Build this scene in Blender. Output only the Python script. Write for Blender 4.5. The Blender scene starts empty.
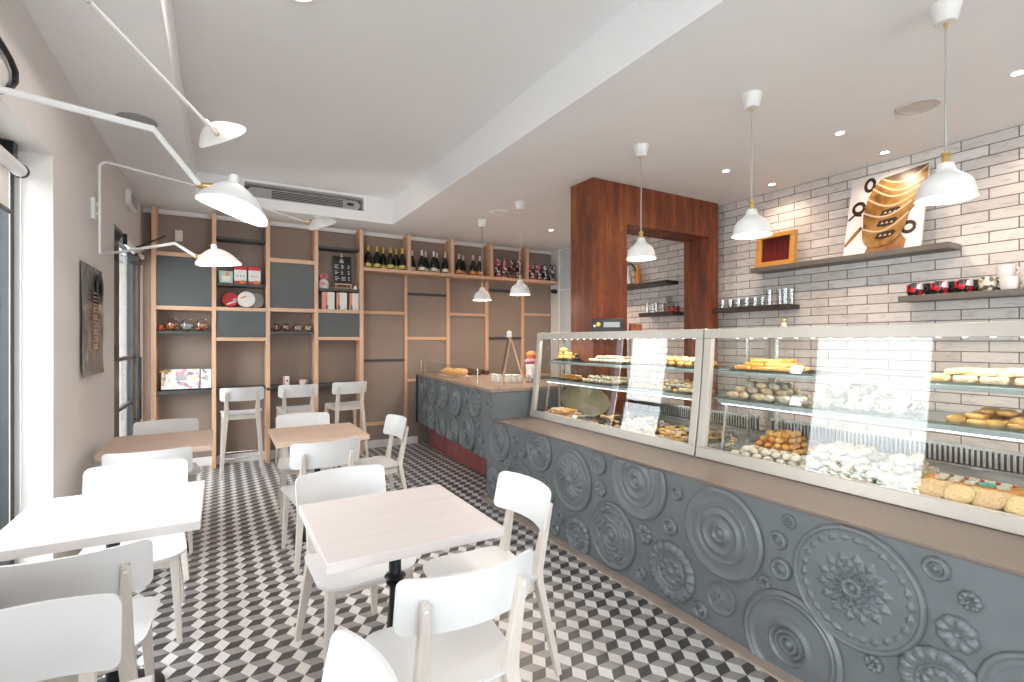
import bpy, math, random
from mathutils import Vector, Matrix
R = random.Random(7)
PI = math.pi
SC = bpy.context.scene
COL = SC.collection

# ------------------------------------------------------------------ colour and materials
def lin(c):
    c /= 255.0
    return c / 12.92 if c <= .04045 else ((c + .055) / 1.055) ** 2.4
def S(r, g, b):
    return (lin(r), lin(g), lin(b), 1)
def nt(name):
    m = bpy.data.materials.new(name); m.use_nodes = True
    t = m.node_tree; b = t.nodes['Principled BSDF']
    return m, t, b
def coord(t, scale=(1, 1, 1), kind='Object'):
    tc = t.nodes.new('ShaderNodeTexCoord'); mp = t.nodes.new('ShaderNodeMapping')
    mp.inputs['Scale'].default_value = scale
    t.links.new(tc.outputs[kind], mp.inputs['Vector'])
    return mp.outputs['Vector']
def noise(t, vec, scale, detail=4, rough=.55):
    n = t.nodes.new('ShaderNodeTexNoise'); n.inputs['Scale'].default_value = scale
    n.inputs['Detail'].default_value = detail; n.inputs['Roughness'].default_value = rough
    t.links.new(vec, n.inputs['Vector']); return n.outputs['Fac']
def ramp(t, fac, stops):
    r = t.nodes.new('ShaderNodeValToRGB'); e = r.color_ramp.elements
    e[0].position, e[0].color = stops[0]; e[1].position, e[1].color = stops[-1]
    for p, c in stops[1:-1]:
        x = e.new(p); x.color = c
    t.links.new(fac, r.inputs['Fac']); return r.outputs['Color']
def bump(t, b, h, strength=.2, dist=.01):
    n = t.nodes.new('ShaderNodeBump'); n.inputs['Strength'].default_value = strength
    n.inputs['Distance'].default_value = dist
    t.links.new(h, n.inputs['Height']); t.links.new(n.outputs['Normal'], b.inputs['Normal'])
def mul(c, k):
    return (min(1, c[0] * k), min(1, c[1] * k), min(1, c[2] * k), 1)
def mat(name, c, rough=.5, metal=0.0, var=.06, scale=12, stretch=(1, 1, 1), bmp=0, spec=.5, coat=0):
    m, t, b = nt(name)
    b.inputs['Roughness'].default_value = rough; b.inputs['Metallic'].default_value = metal
    b.inputs['Specular IOR Level'].default_value = spec
    if coat: b.inputs['Coat Weight'].default_value = coat; b.inputs['Coat Roughness'].default_value = .1
    f = noise(t, coord(t, stretch), scale)
    col = ramp(t, f, [(.3, mul(c, 1 - var)), (.7, mul(c, 1 + var))])
    t.links.new(col, b.inputs['Base Color'])
    if bmp: bump(t, b, f, bmp)
    return m
def emit(name, c, s):
    m, t, b = nt(name)
    b.inputs['Base Color'].default_value = c
    b.inputs['Emission Color'].default_value = c; b.inputs['Emission Strength'].default_value = s
    return m
def glass(name, tint=(1, 1, 1, 1), f0=.045, rough=0.0):
    m = bpy.data.materials.new(name); m.use_nodes = True; t = m.node_tree; t.nodes.clear()
    out = t.nodes.new('ShaderNodeOutputMaterial'); mix = t.nodes.new('ShaderNodeMixShader')
    tr = t.nodes.new('ShaderNodeBsdfTransparent'); tr.inputs['Color'].default_value = tint
    gl = t.nodes.new('ShaderNodeBsdfGlossy'); gl.inputs['Roughness'].default_value = rough
    lw = t.nodes.new('ShaderNodeLayerWeight'); lw.inputs['Blend'].default_value = .5
    pw = t.nodes.new('ShaderNodeMath'); pw.operation = 'POWER'; pw.inputs[1].default_value = 5
    ma = t.nodes.new('ShaderNodeMath'); ma.operation = 'MULTIPLY_ADD'
    ma.inputs[1].default_value = 1 - f0; ma.inputs[2].default_value = f0
    L = t.links.new
    L(lw.outputs['Facing'], pw.inputs[0]); L(pw.outputs[0], ma.inputs[0]); L(ma.outputs[0], mix.inputs['Fac'])
    L(tr.outputs[0], mix.inputs[1]); L(gl.outputs[0], mix.inputs[2]); L(mix.outputs[0], out.inputs['Surface'])
    return m
def sheer(name, c):
    m, t, b = nt(name); b.inputs['Base Color'].default_value = c; b.inputs['Roughness'].default_value = .9
    tl = t.nodes.new('ShaderNodeBsdfTranslucent'); tl.inputs['Color'].default_value = c
    mx = t.nodes.new('ShaderNodeMixShader'); mx.inputs[0].default_value = .2
    t.links.new(b.outputs[0], mx.inputs[1]); t.links.new(tl.outputs[0], mx.inputs[2]); t.links.new(mx.outputs[0], t.nodes['Material Output'].inputs['Surface']); return m
def wood(name, c1, c2, rough=.45, along='Z'):
    m, t, b = nt(name); b.inputs['Roughness'].default_value = rough
    st = {'X': (1, 12, 12), 'Y': (12, 1, 12), 'Z': (12, 12, 1)}[along]
    v = coord(t, st); f = noise(t, v, 3, 6, .6)
    t.links.new(ramp(t, f, [(.3, c1), (.7, c2)]), b.inputs['Base Color'])
    bump(t, b, f, .06)
    return m

M = {}
M['wall'] = mat('wall_paint', (.71, .675, .655, 1), .85, var=.015, scale=3)
M['ceiling'] = mat('ceiling_paint', (.87, .875, .885, 1), .9, var=.01, scale=3)
M['white'] = mat('white_paint', (.82, .81, .80, 1), .45, var=.01)
M['chair'] = mat('white_lacquer', (.76, .757, .755, 1), .35, var=.01)
M['leg'] = mat('limed_wood', (.66, .60, .54, 1), .5, var=.05, scale=8, stretch=(6, 6, 1))
M['beech'] = wood('beech', (.62, .37, .23, 1), (.72, .46, .30, 1))
M['beech_h'] = wood('beech_along', (.62, .37, .23, 1), (.72, .46, .30, 1), along='X')
M['table_pale'] = wood('whitened_wood', (.66, .60, .585, 1), (.71, .645, .63, 1), along='X')
M['table_white'] = wood('white_wood', (.74, .70, .68, 1), (.79, .755, .74, 1), along='X')
M['table_beech'] = wood('pink_beech', (.60, .43, .34, 1), (.66, .49, .39, 1), along='X')
M['taupe'] = mat('taupe_panel', (.285, .222, .185, 1), .7, var=.06, scale=3)
M['charcoal'] = mat('charcoal_laminate', (.085, .09, .09, 1), .5, var=.06, scale=4)
M['shelfdark'] = mat('dark_shelf', (.055, .053, .05, 1), .45)
M['counter'] = mat('grey_counter_paint', (.125, .137, .143, 1), .42, var=.07, scale=7)
M['ledge'] = mat('brown_laminate', (.165, .125, .102, 1), .3, var=.05, scale=5)
M['ctop'] = mat('counter_laminate', (.30, .20, .15, 1), .35, var=.05, scale=5)
M['frame'] = mat('champagne_metal', (.50, .455, .40, 1), .35, .25, var=.02)
M['steel'] = mat('brushed_steel', (.62, .62, .61, 1), .25, .9, var=.04, scale=20, stretch=(1, 20, 1))
M['dark'] = mat('black_metal', (.012, .012, .013, 1), .3, .2)
M['darkframe'] = mat('anthracite_frame', (.03, .033, .036, 1), .4)
M['black'] = mat('black_plastic', (.015, .015, .015, 1), .35)
M['brass'] = mat('brass', (.66, .46, .18, 1), .28, .9)
M['grey'] = mat('grey_plastic', (.45, .45, .45, 1), .5)
M['lgrey'] = mat('grille_grey', (.38, .385, .385, 1), .55)
M['cord'] = mat('grey_cord', (.42, .40, .38, 1), .7)
M['red'] = mat('red_card', (.55, .02, .03, 1), .4)
M['shelfedge'] = mat('shelf_edge', (.33, .37, .36, 1), .35, .3)
M['plinth'] = mat('dark_red_plinth', (.26, .075, .07, 1), .45, var=.25, scale=6)
M['trimstrip'] = mat('floor_strip', (.36, .29, .24, 1), .35, var=.2, scale=5)
M['glass'] = glass('clear_glass', (.985, .995, .99, 1))
M['shelfglass'] = glass('green_edge_glass', (.80, .90, .87, 1), .06)
M['jarglass'] = glass('jar_glass', (.90, .92, .92, 1), .12)
M['bulb'] = emit('bulb_glow', (1, .93, .83, 1), 14)
M['down'] = emit('downlight_glow', (1, .90, .80, 1), 16)
M['led'] = emit('led_glow', (1, .98, .95, 1), 5)
M['added_glow'] = emit('added_shelf_glow', (.93, .97, 1, 1), .9)  # weak glow for the added bar under the middle shelf
M['gold'] = mat('gold_foil', (.72, .50, .08, 1), .35, .6)
M['silverfoil'] = mat('silver_foil', (.75, .72, .66, 1), .35, .6)
M['bottle'] = mat('dark_bottle_glass', (.008, .012, .008, 1), .12)
M['cream'] = mat('cream_paper', (.78, .74, .62, 1), .6)
M['gold_label'] = mat('gold_label', (.62, .50, .14, 1), .5)
M['orange_label'] = mat('orange_label', (.75, .32, .06, 1), .5)
M['white_label'] = mat('white_label', (.75, .74, .70, 1), .5)
M['pink'] = mat('pink_print', (.72, .28, .33, 1), .5)
M['teal'] = mat('pale_teal_print', (.40, .60, .58, 1), .5)
M['orange'] = mat('orange_print', (.80, .25, .05, 1), .5)
M['olive'] = mat('olive_tray', (.17, .15, .09, 1), .4, .3)
M['foliage'] = mat('foliage_green', (.05, .10, .03, 1), .6, var=.4, scale=9)
M['pavement'] = mat('pavement_stone', (.5, .49, .47, 1), .9, var=.08, scale=2)

# the worn rust skin of the portal
def rust():
    m, t, b = nt('rusted_steel'); b.inputs['Roughness'].default_value = .55
    v = coord(t, (3, 3, .5)); f = noise(t, v, 2.2, 8, .62)
    g = noise(t, coord(t, (9, 9, 5)), 3, 6, .7)
    c1 = ramp(t, f, [(.28, (.06, .013, .007, 1)), (.48, (.18, .042, .014, 1)), (.62, (.30, .085, .022, 1)), (.74, (.52, .20, .06, 1))])
    c2 = ramp(t, g, [(.35, (.5, .45, .42, 1)), (.65, (1.15, 1.1, 1.1, 1))])
    mx = t.nodes.new('ShaderNodeMix'); mx.data_type = 'RGBA'; mx.blend_type = 'MULTIPLY'
    mx.inputs['Factor'].default_value = .55
    t.links.new(c1, mx.inputs['A']); t.links.new(c2, mx.inputs['B'])
    t.links.new(mx.outputs['Result'], b.inputs['Base Color']); bump(t, b, g, .12)
    return m
M['rust'] = rust()
# white glazed long bricks laid in half bond, rows hanging from the ceiling line
def bricks():
    m, t, b = nt('white_brick_tiles'); b.inputs['Roughness'].default_value = .42
    tc = t.nodes.new('ShaderNodeTexCoord'); sp = t.nodes.new('ShaderNodeSeparateXYZ'); cb = t.nodes.new('ShaderNodeCombineXYZ')
    t.links.new(tc.outputs['Object'], sp.inputs[0])
    ay = t.nodes.new('ShaderNodeMath'); ay.operation = 'ADD'; ay.inputs[1].default_value = .03
    az = t.nodes.new('ShaderNodeMath'); az.operation = 'ADD'; az.inputs[1].default_value = .025
    t.links.new(sp.outputs['Y'], ay.inputs[0]); t.links.new(sp.outputs['Z'], az.inputs[0])
    t.links.new(ay.outputs[0], cb.inputs['X']); t.links.new(az.outputs[0], cb.inputs['Y'])
    br = t.nodes.new('ShaderNodeTexBrick'); br.offset = .5
    for k, v in (('Scale', 1), ('Mortar Size', .0036), ('Mortar Smooth', .1), ('Bias', 0), ('Brick Width', .30), ('Row Height', .075)):
        br.inputs[k].default_value = v
    br.inputs['Color1'].default_value = (.64, .60, .57, 1); br.inputs['Color2'].default_value = (.80, .765, .735, 1)
    br.inputs['Mortar'].default_value = (.17, .14, .125, 1)
    t.links.new(cb.outputs[0], br.inputs['Vector'])
    f = noise(t, coord(t, (1, 4, 14)), 2.2, 6, .65)
    sh = ramp(t, f, [(.30, (.66, .64, .63, 1)), (.50, (1, 1, 1, 1)), (.75, (1.0, .98, .97, 1))])
    mx = t.nodes.new('ShaderNodeMix'); mx.data_type = 'RGBA'; mx.blend_type = 'MULTIPLY'; mx.inputs['Factor'].default_value = .8
    t.links.new(br.outputs['Color'], mx.inputs['A']); t.links.new(sh, mx.inputs['B'])
    t.links.new(mx.outputs['Result'], b.inputs['Base Color'])
    inv = t.nodes.new('ShaderNodeMath'); inv.operation = 'SUBTRACT'; inv.inputs[0].default_value = 1
    t.links.new(br.outputs['Fac'], inv.inputs[1]); bump(t, b, inv.outputs[0], .5, .006)
    return m
M['brick'] = bricks()
def pattern(name, stops, scale=30, rough=.5, voro=True):
    m, t, b = nt(name); b.inputs['Roughness'].default_value = rough
    v = coord(t)
    if voro:
        n = t.nodes.new('ShaderNodeTexVoronoi'); n.inputs['Scale'].default_value = scale
        t.links.new(v, n.inputs['Vector'])
        s = t.nodes.new('ShaderNodeSeparateColor'); t.links.new(n.outputs['Color'], s.inputs[0]); f = s.outputs[0]
    else:
        f = noise(t, v, scale, 5, .7)
    c = ramp(t, f, stops)
    for nd in t.nodes:
        if nd.type == 'VALTORGB' and voro: nd.color_ramp.interpolation = 'CONSTANT'
    t.links.new(c, b.inputs['Base Color']); return m
M['flower_print'] = pattern('flower_print', [(0, (.80, .77, .75, 1)), (.62, (.75, .35, .42, 1)), (.78, (.72, .62, .40, 1)), (.86, (.30, .28, .33, 1)), (.93, (.82, .8, .78, 1))], 26)
M['pack_red'] = pattern('red_black_print', [(0, (.01, .01, .012, 1)), (.34, (.50, .02, .05, 1)), (.56, (.70, .68, .66, 1)), (.74, (.03, .03, .03, 1)), (.86, (.60, .10, .14, 1))], 34)
M['pack_silver'] = pattern('silver_black_print', [(0, (.01, .01, .012, 1)), (.42, (.55, .55, .53, 1)), (.60, (.03, .03, .03, 1)), (.74, (.35, .03, .05, 1)), (.85, (.6, .6, .57, 1))], 34)
M['mug_print'] = pattern('red_black_white_glaze', [(0, (.01, .01, .01, 1)), (.36, (.55, .015, .03, 1)), (.60, (.80, .78, .77, 1)), (.78, (.012, .012, .012, 1))], 26, .2)
M['mug_gold'] = pattern('gold_leaf_glaze', [(0, (.75, .72, .62, 1)), (.35, (.10, .09, .06, 1)), (.6, (.50, .40, .15, 1)), (.8, (.80, .77, .7, 1))], 40, .25)
M['mug_white'] = pattern('white_glaze_with_dots', [(0, (.84, .82, .81, 1)), (.95, (.55, .12, .2, 1)), (.975, (.2, .25, .4, 1)), (.99, (.84, .82, .81, 1))], 45, .2)
M['candy_o'] = pattern('orange_sweets', [(0, (.75, .14, .02, 1)), (.4, (.85, .35, .05, 1)), (.7, (.45, .05, .02, 1)), (.85, (.8, .6, .4, 1))], 60, .3)
M['candy_w'] = pattern('white_wrapped_sweets', [(0, (.75, .78, .78, 1)), (.4, (.12, .16, .16, 1)), (.65, (.55, .60, .60, 1)), (.85, (.2, .3, .3, 1))], 60, .3)
M['candy_r'] = pattern('red_wrapped_sweets', [(0, (.35, .02, .03, 1)), (.4, (.10, .02, .02, 1)), (.65, (.65, .45, .4, 1)), (.85, (.5, .05, .08, 1))], 60, .3)
M['candy_p'] = pattern('pale_pink_sweets', [(0, (.78, .62, .58, 1)), (.4, (.6, .25, .22, 1)), (.65, (.82, .75, .68, 1)), (.85, (.4, .12, .1, 1))], 60, .3)
M['candy_y'] = pattern('yellow_sweets', [(0, (.75, .62, .25, 1)), (.4, (.45, .25, .08, 1)), (.65, (.8, .72, .5, 1)), (.85, (.5, .3, .3, 1))], 60, .3)
# pastry crusts
def crust(name, a, b_, scale=40, bm=.4, rough=.65):
    m, t, b = nt(name); b.inputs['Roughness'].default_value = rough
    f = noise(t, coord(t), scale, 5, .65); t.links.new(ramp(t, f, [(.32, a), (.68, b_)]), b.inputs['Base Color']); bump(t, b, f, bm, .004)
    return m
M['golden'] = crust('golden_crust', (.50, .22, .05, 1), (.74, .44, .14, 1))
M['pale'] = crust('pale_shortbread', (.46, .30, .16, 1), (.74, .60, .42, 1))
M['sugar'] = crust('icing_sugar', (.34, .25, .17, 1), (.76, .70, .62, 1))
M['meringue'] = crust('meringue', (.46, .38, .27, 1), (.72, .66, .56, 1), 25, .3)
M['choc'] = crust('dark_chocolate', (.035, .015, .008, 1), (.10, .045, .02, 1))
M['seed'] = crust('sesame_crust', (.42, .25, .11, 1), (.66, .46, .25, 1), 120, .8)
M['orangebun'] = crust('orange_bun', (.48, .15, .02, 1), (.74, .34, .06, 1))
M['jelly'] = mat('red_fruit_jelly', (.48, .04, .02, 1), .2, var=.3, scale=30)
M['kiwi'] = mat('green_fruit', (.10, .33, .27, 1), .3, var=.3, scale=30)
M['pistachio'] = crust('green_dusted', (.30, .32, .22, 1), (.62, .62, .5, 1))

# ------------------------------------------------------------------ mesh builder
def basis(d, up=(0, 0, 1)):
    d = Vector(d).normalized(); u = Vector(up)
    if abs(d.dot(u)) > .98: u = Vector((1, 0, 0))
    x = u.cross(d).normalized(); y = d.cross(x)
    return x, y, d
class MB:
    def __init__(s): s.v = []; s.f = []; s.m = []
    def face(s, idx, m=0): s.f.append(tuple(idx)); s.m.append(m)
    def pts(s, ps):
        n = len(s.v); s.v.extend(tuple(p) for p in ps); return n
    def hexa(s, p, m=0):           # 8 points: bottom ring 0-3 anticlockwise, top ring 4-7
        n = s.pts(p)
        for q in ((3, 2, 1, 0), (4, 5, 6, 7), (0, 1, 5, 4), (1, 2, 6, 5), (2, 3, 7, 6), (3, 0, 4, 7)): s.face([n + i for i in q], m)
        return s
    def box(s, x0, x1, y0, y1, z0, z1, m=0):
        return s.hexa([(x0, y0, z0), (x1, y0, z0), (x1, y1, z0), (x0, y1, z0), (x0, y0, z1), (x1, y0, z1), (x1, y1, z1), (x0, y1, z1)], m)
    def bar(s, p, q, w, h, w2=None, h2=None, up=(0, 0, 1), m=0):   # tapered beam p -> q, w across, h along up
        p = Vector(p); q = Vector(q); x, y, d = basis(q - p, up)
        w2 = w if w2 is None else w2; h2 = h if h2 is None else h2
        a = [p + x * (sx * w / 2) + y * (sy * h / 2) for sx, sy in ((-1, -1), (1, -1), (1, 1), (-1, 1))]
        b = [q + x * (sx * w2 / 2) + y * (sy * h2 / 2) for sx, sy in ((-1, -1), (1, -1), (1, 1), (-1, 1))]
        return s.hexa(a + b, m)
    def sweep(s, path, w, h, up=(1, 0, 0), m=0):     # rectangular section along a polyline; w,h lists or numbers
        n = len(path); path = [Vector(p) for p in path]; k = None
        W = w if isinstance(w, (list, tuple)) else [w] * n; H = h if isinstance(h, (list, tuple)) else [h] * n
        for i, p in enumerate(path):
            d = path[min(i + 1, n - 1)] - path[max(i - 1, 0)]; x, y, _ = basis(d, up)
            j = s.pts([p + x * (a * W[i] / 2) + y * (b * H[i] / 2) for a, b in ((-1, -1), (1, -1), (1, 1), (-1, 1))])
            if k is None: s.face([j + 3, j + 2, j + 1, j], m)
            else:
                for a in range(4): s.face([k + a, k + (a + 1) % 4, j + (a + 1) % 4, j + a], m)
            k = j
        s.face([k, k + 1, k + 2, k + 3], m); return s
    def tube(s, path, r, seg=10, m=0, cap=True):
        n = len(path); path = [Vector(p) for p in path]; k = None; first = None
        Rr = r if isinstance(r, (list, tuple)) else [r] * n; x = None
        for i, p in enumerate(path):
            d = (path[min(i + 1, n - 1)] - path[max(i - 1, 0)]).normalized()
            if x is None: x, y, _ = basis(d)
            else:
                x = (x - d * x.dot(d)).normalized(); y = d.cross(x)
            j = s.pts([p + (x * math.cos(2 * PI * a / seg) + y * math.sin(2 * PI * a / seg)) * Rr[i] for a in range(seg)])
            if k is not None:
                for a in range(seg): s.face([k + a, k + (a + 1) % seg, j + (a + 1) % seg, j + a], m)
            else: first = j
            k = j
        if cap: s.face([first + a for a in reversed(range(seg))], m); s.face([k + a for a in range(seg)], m)
        return s
    def lathe(s, prof, seg=24, o=(0, 0, 0), m=0, ax=None, sx=1, sy=1, capb=True, capt=True):   # profile (r, z)
        o = Vector(o); X, Y, Z = ax or (Vector((1, 0, 0)), Vector((0, 1, 0)), Vector((0, 0, 1))); k = None
        rings = []
        for r, z in prof:
            if r < 1e-6: rings.append([s.pts([o + Z * z])])
            else:
                j = s.pts([o + X * (r * sx * math.cos(2 * PI * a / seg)) + Y * (r * sy * math.sin(2 * PI * a / seg)) + Z * z for a in range(seg)])
                rings.append([j + a for a in range(seg)])
        for A, B in zip(rings, rings[1:]):
            for a in range(seg):
                b = (a + 1) % seg
                if len(A) == 1 and len(B) == 1: continue
                if len(A) == 1: s.face([A[0], B[b], B[a]], m)
                elif len(B) == 1: s.face([A[a], A[b], B[0]], m)
                else: s.face([A[a], A[b], B[b], B[a]], m)
        if capb and len(rings[0]) > 1: s.face(list(reversed(rings[0])), m)
        if capt and len(rings[-1]) > 1: s.face(rings[-1], m)
        return s
    def prism(s, poly, z0, z1, m=0):
        n = len(poly); a = s.pts([(x, y, z0) for x, y in poly]); b = s.pts([(x, y, z1) for x, y in poly])
        s.face([a + i for i in reversed(range(n))], m); s.face([b + i for i in range(n)], m)
        for i in range(n): j = (i + 1) % n; s.face([a + i, a + j, b + j, b + i], m)
        return s
    def slab(s, fn, nu, nv, m=0):      # closed sheet: fn(u,v) -> (front point, back point)
        A = [[None] * (nv + 1) for _ in range(nu + 1)]; B = [[None] * (nv + 1) for _ in range(nu + 1)]
        for i in range(nu + 1):
            for j in range(nv + 1):
                p, q = fn(i / nu, j / nv); A[i][j] = s.pts([p]); B[i][j] = s.pts([q])
        for i in range(nu):
            for j in range(nv):
                s.face([A[i][j], A[i + 1][j], A[i + 1][j + 1], A[i][j + 1]], m)
                s.face([B[i][j + 1], B[i + 1][j + 1], B[i + 1][j], B[i][j]], m)
        for i in range(nu):
            s.face([A[i + 1][0], A[i][0], B[i][0], B[i + 1][0]], m); s.face([A[i][nv], A[i + 1][nv], B[i + 1][nv], B[i][nv]], m)
        for j in range(nv):
            s.face([A[0][j], A[0][j + 1], B[0][j + 1], B[0][j]], m); s.face([A[nu][j + 1], A[nu][j], B[nu][j], B[nu][j + 1]], m)
        return s
    def mesh(s, name, mats, smooth=True, ang=38):
        me = bpy.data.meshes.new(name); me.from_pydata(s.v, [], s.f)
        for x in (mats if isinstance(mats, (list, tuple)) else [mats]): me.materials.append(M[x] if isinstance(x, str) else x)
        me.polygons.foreach_set('material_index', s.m)
        if smooth:
            me.polygons.foreach_set('use_smooth', [True] * len(s.f)); me.set_sharp_from_angle(angle=math.radians(ang))
        me.update(); return me
    def build(s, name, mats, parent=None, loc=(0, 0, 0), rz=0, bev=0, smooth=True, ang=38):
        o = bpy.data.objects.new(name, s.mesh(name, mats, smooth, ang)); COL.objects.link(o)
        o.location = loc; o.rotation_euler = (0, 0, rz)
        if parent: o.parent = parent
        if bev:
            b = o.modifiers.new('soft_edges', 'BEVEL'); b.width = bev; b.segments = 2; b.limit_method = 'ANGLE'; b.angle_limit = math.radians(40)
        return o
def tag(o, label, cat, group=None, kind=None):
    o['label'] = label; o['category'] = cat
    if group: o['group'] = group
    if kind: o['kind'] = kind
    return o
def root(name, label, cat, loc=(0, 0, 0), rz=0, group=None):
    o = bpy.data.objects.new(name, None); COL.objects.link(o); o.empty_display_size = .1
    o.location = loc; o.rotation_euler = (0, 0, rz); return tag(o, label, cat, group)
def struct(o): o['kind'] = 'structure'; return o
def dup(o, loc=None, rz=None, label=None, group=None, parent=None):
    c = o.copy(); COL.objects.link(c)
    if loc is not None: c.location = loc
    if rz is not None: c.rotation_euler = (0, 0, rz)
    if label: c['label'] = label
    if group: c['group'] = group
    if parent: c.parent = parent
    for ch in o.children: dup(ch, parent=c)
    return c
def inst(name, me, loc, rot=(0, 0, 0), sc=(1, 1, 1), label=None, cat=None, group=None):
    o = bpy.data.objects.new(name, me); COL.objects.link(o); o.location = loc; o.rotation_euler = rot; o.scale = sc
    if label: tag(o, label, cat, group)
    return o
def rrect(w, d, r, n=5, cx=0, cy=0):
    p = []
    for k, (sx, sy) in enumerate(((1, 1), (-1, 1), (-1, -1), (1, -1))):
        for i in range(n + 1):
            a = k * PI / 2 + i * PI / 2 / n
            p.append((cx + sx * (w / 2 - r) + r * math.cos(a), cy + sy * (d / 2 - r) + r * math.sin(a)))
    return p
def arc(c, r, a0, a1, n, ax1, ax2):
    c = Vector(c); return [c + Vector(ax1) * (r * math.cos(a0 + (a1 - a0) * i / n)) + Vector(ax2) * (r * math.sin(a0 + (a1 - a0) * i / n)) for i in range(n + 1)]
# ------------------------------------------------------------------ the room
XL, XR, YB, YF, ZC, ZR = -.72, 4.56, 6.62, -4.3, 2.825, 3.126
def floor():
    mats = [mat('tile_dark', (.075, .069, .068, 1), .38, var=.22, scale=14), mat('tile_grey', (.30, .285, .275, 1), .38, var=.12, scale=14), mat('tile_light', (.70, .675, .66, 1), .38, var=.05, scale=14)]
    b = MB(); Rr, p, w = .0667, .1035, .1
    ox, oy = 1.737, 1.678
    for i in range(-28, 30):
        for j in range(-62, 50):
            x = ox + i * w; y = oy + (j + (.5 if i % 2 else 0)) * p
            if not (-1.02 < x < 4.7 and YF - .1 < y < YB + .1): continue
            P = lambda dx, dy: (x + dx * Rr, y + dy * p, 0)
            n = b.pts([P(0, 0), P(-.5, .5), P(-1, 0), P(-.5, -.5), P(.5, -.5), P(1, 0), P(.5, .5)])
            b.face([n, n + 1, n + 2, n + 3], 2); b.face([n, n + 5, n + 6, n + 1], 1); b.face([n, n + 3, n + 4, n + 5], 0)
    b.box(-1.0, 4.75, YF - .2, YB + .2, -.2, -.004, 1)
    struct(b.build('floor', mats, smooth=False))
floor()
b = MB()
b.box(-1.0, -.218, YF - .2, YB + .2, ZC, 3.4); b.box(1.817, 4.8, YF - .2, YB + .2, ZC, 3.4)
b.box(-.218, 1.817, YF - .2, 6.01, ZR, 3.4)
b.box(-.218, 1.817, 6.01, YB + .2, ZC, 2.94); b.box(-.218, 1.817, 6.01, YB + .2, 3.10, 3.4)
b.box(-.218, .215, 6.01, YB + .2, 2.94, 3.10); b.box(1.465, 1.817, 6.01, YB + .2, 2.94, 3.10); b.box(.215, 1.465, 6.3, YB + .2, 2.94, 3.10)
struct(b.build('ceiling', 'ceiling', smooth=False))
W2, W1, D1 = (-1.9, .6), (2.08, 3.29), (4.93, 6.60); ZH = 2.32
b = MB(); ys = [YF - .2, W2[0], W2[1], W1[0], W1[1], D1[0], D1[1], YB + .2]
for i in (0, 2, 4, 6): b.box(-1.0, XL, ys[i], ys[i + 1], 0, 3.4)
for w in (W2, W1, D1): b.box(-1.0, XL, w[0], w[1], ZH, 3.4)
struct(b.build('wall_left', 'wall', smooth=False))
struct(MB().box(XR, XR + .2, YF - .2, 5.72, 0, 3.4).build('wall_right', 'brick', smooth=False))
struct(MB().box(XR, XR + .2, 5.72, YB + .2, 0, 3.4).build('wall_passage', 'white', smooth=False))
struct(MB().box(-1.0, XR + .2, YB, YB + .2, 0, 3.4).build('wall_back', 'taupe', smooth=False))
b = MB(); W3 = (.1, 3.7)
b.box(-1.0, W3[0], YF - .2, YF, 0, 3.4); b.box(W3[1], XR + .2, YF - .2, YF, 0, 3.4); b.box(W3[0], W3[1], YF - .2, YF, 2.4, 3.4)
struct(b.build('wall_front', 'wall', smooth=False))
struct(MB().box(-.58, 2.33, 6.57, 6.585, 0, .1).build('baseboard_back', 'white', bev=.003))
struct(MB().box(1.982, 2.058, YF, 3.98, .0005, .012).build('trim_1', 'trimstrip', bev=.004))
struct(MB().box(-.70, 4.55, 6.345, 6.36, 2.79, 2.8245).build('trim_2', 'white') if False else MB().box(-.719, 4.559, 6.575, 6.595, 2.775, 2.8245).build('trim_2', 'white', bev=.003))

def window(n, x0, x1, y0, y1, z0, z1, stiles, kind='window', rails=()):
    r = bpy.data.objects.new(f'{kind}_{n}', None); COL.objects.link(r); r.location = ((x0 + x1) / 2, y0, z0); struct(r)
    L = Vector(r.location); f = MB()
    B = lambda a, c, d, e, g, h: f.box(a - L.x, c - L.x, d - L.y, e - L.y, g - L.z, h - L.z)
    B(x0, x1, y0, y1, z1 - .07, z1); B(x0, x1, y0, y1, z0, z0 + .07)
    for a, c in stiles: B(x0, x1, a, c, z0 + .07, z1 - .07)
    for a, c, z in rails: B(x0 + .01, x1 - .01, a, c, z - .015, z + .015)
    f.build(kind + '_frame', 'darkframe', r, bev=.004)
    xm = (x0 + x1) / 2; g = MB()
    for (a, c), (d, e) in zip(stiles, stiles[1:]): g.box(xm - .004 - L.x, xm + .004 - L.x, c - L.y, d - L.y, z0 + .07 - L.z, z1 - .07 - L.z)
    g.build('pane', 'glass', r, smooth=False)
    return r
window(1, -.93, -.86, W1[0], W1[1], 0, ZH, [(W1[0], W1[0] + .05), (W1[1] - .05, W1[1])])
window(2, -.93, -.86, W2[0], W2[1], 0, ZH, [(W2[0], W2[0] + .06), (-.5, -.44), (W2[1] - .06, W2[1])])  # unseen window, added to let more daylight onto the near tables
d = window(1, -.80, -.745, D1[0], D1[1], 0, 2.318, [(4.93, 5.34), (6.13, 6.30), (6.50, 6.60)], 'door', [(5.34, 6.13, 1.24), (5.34, 6.13, .80)])
L = Vector(d.location)
h = MB(); h.tube([Vector(p) - L for p in ((-.745, 6.2, .62), (-.70, 6.2, .62), (-.70, 6.2, 1.24), (-.745, 6.2, 1.24))], .012); h.build('handle', 'black', d)
h = MB(); h.box(-.07 - L.x - .68, -.68 - L.x + .01, 5.85 - L.y, 6.1 - L.y, 2.15, 2.2)
h.bar(Vector((-.70, 6.0, 2.305)) - L, Vector((-.50, 6.22, 2.475)) - L, .02, .012); h.bar(Vector((-.71, 5.92, 2.19)) - L, Vector((-.70, 6.0, 2.31)) - L, .03, .02); h.build('door_closer', 'black', d)
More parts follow.
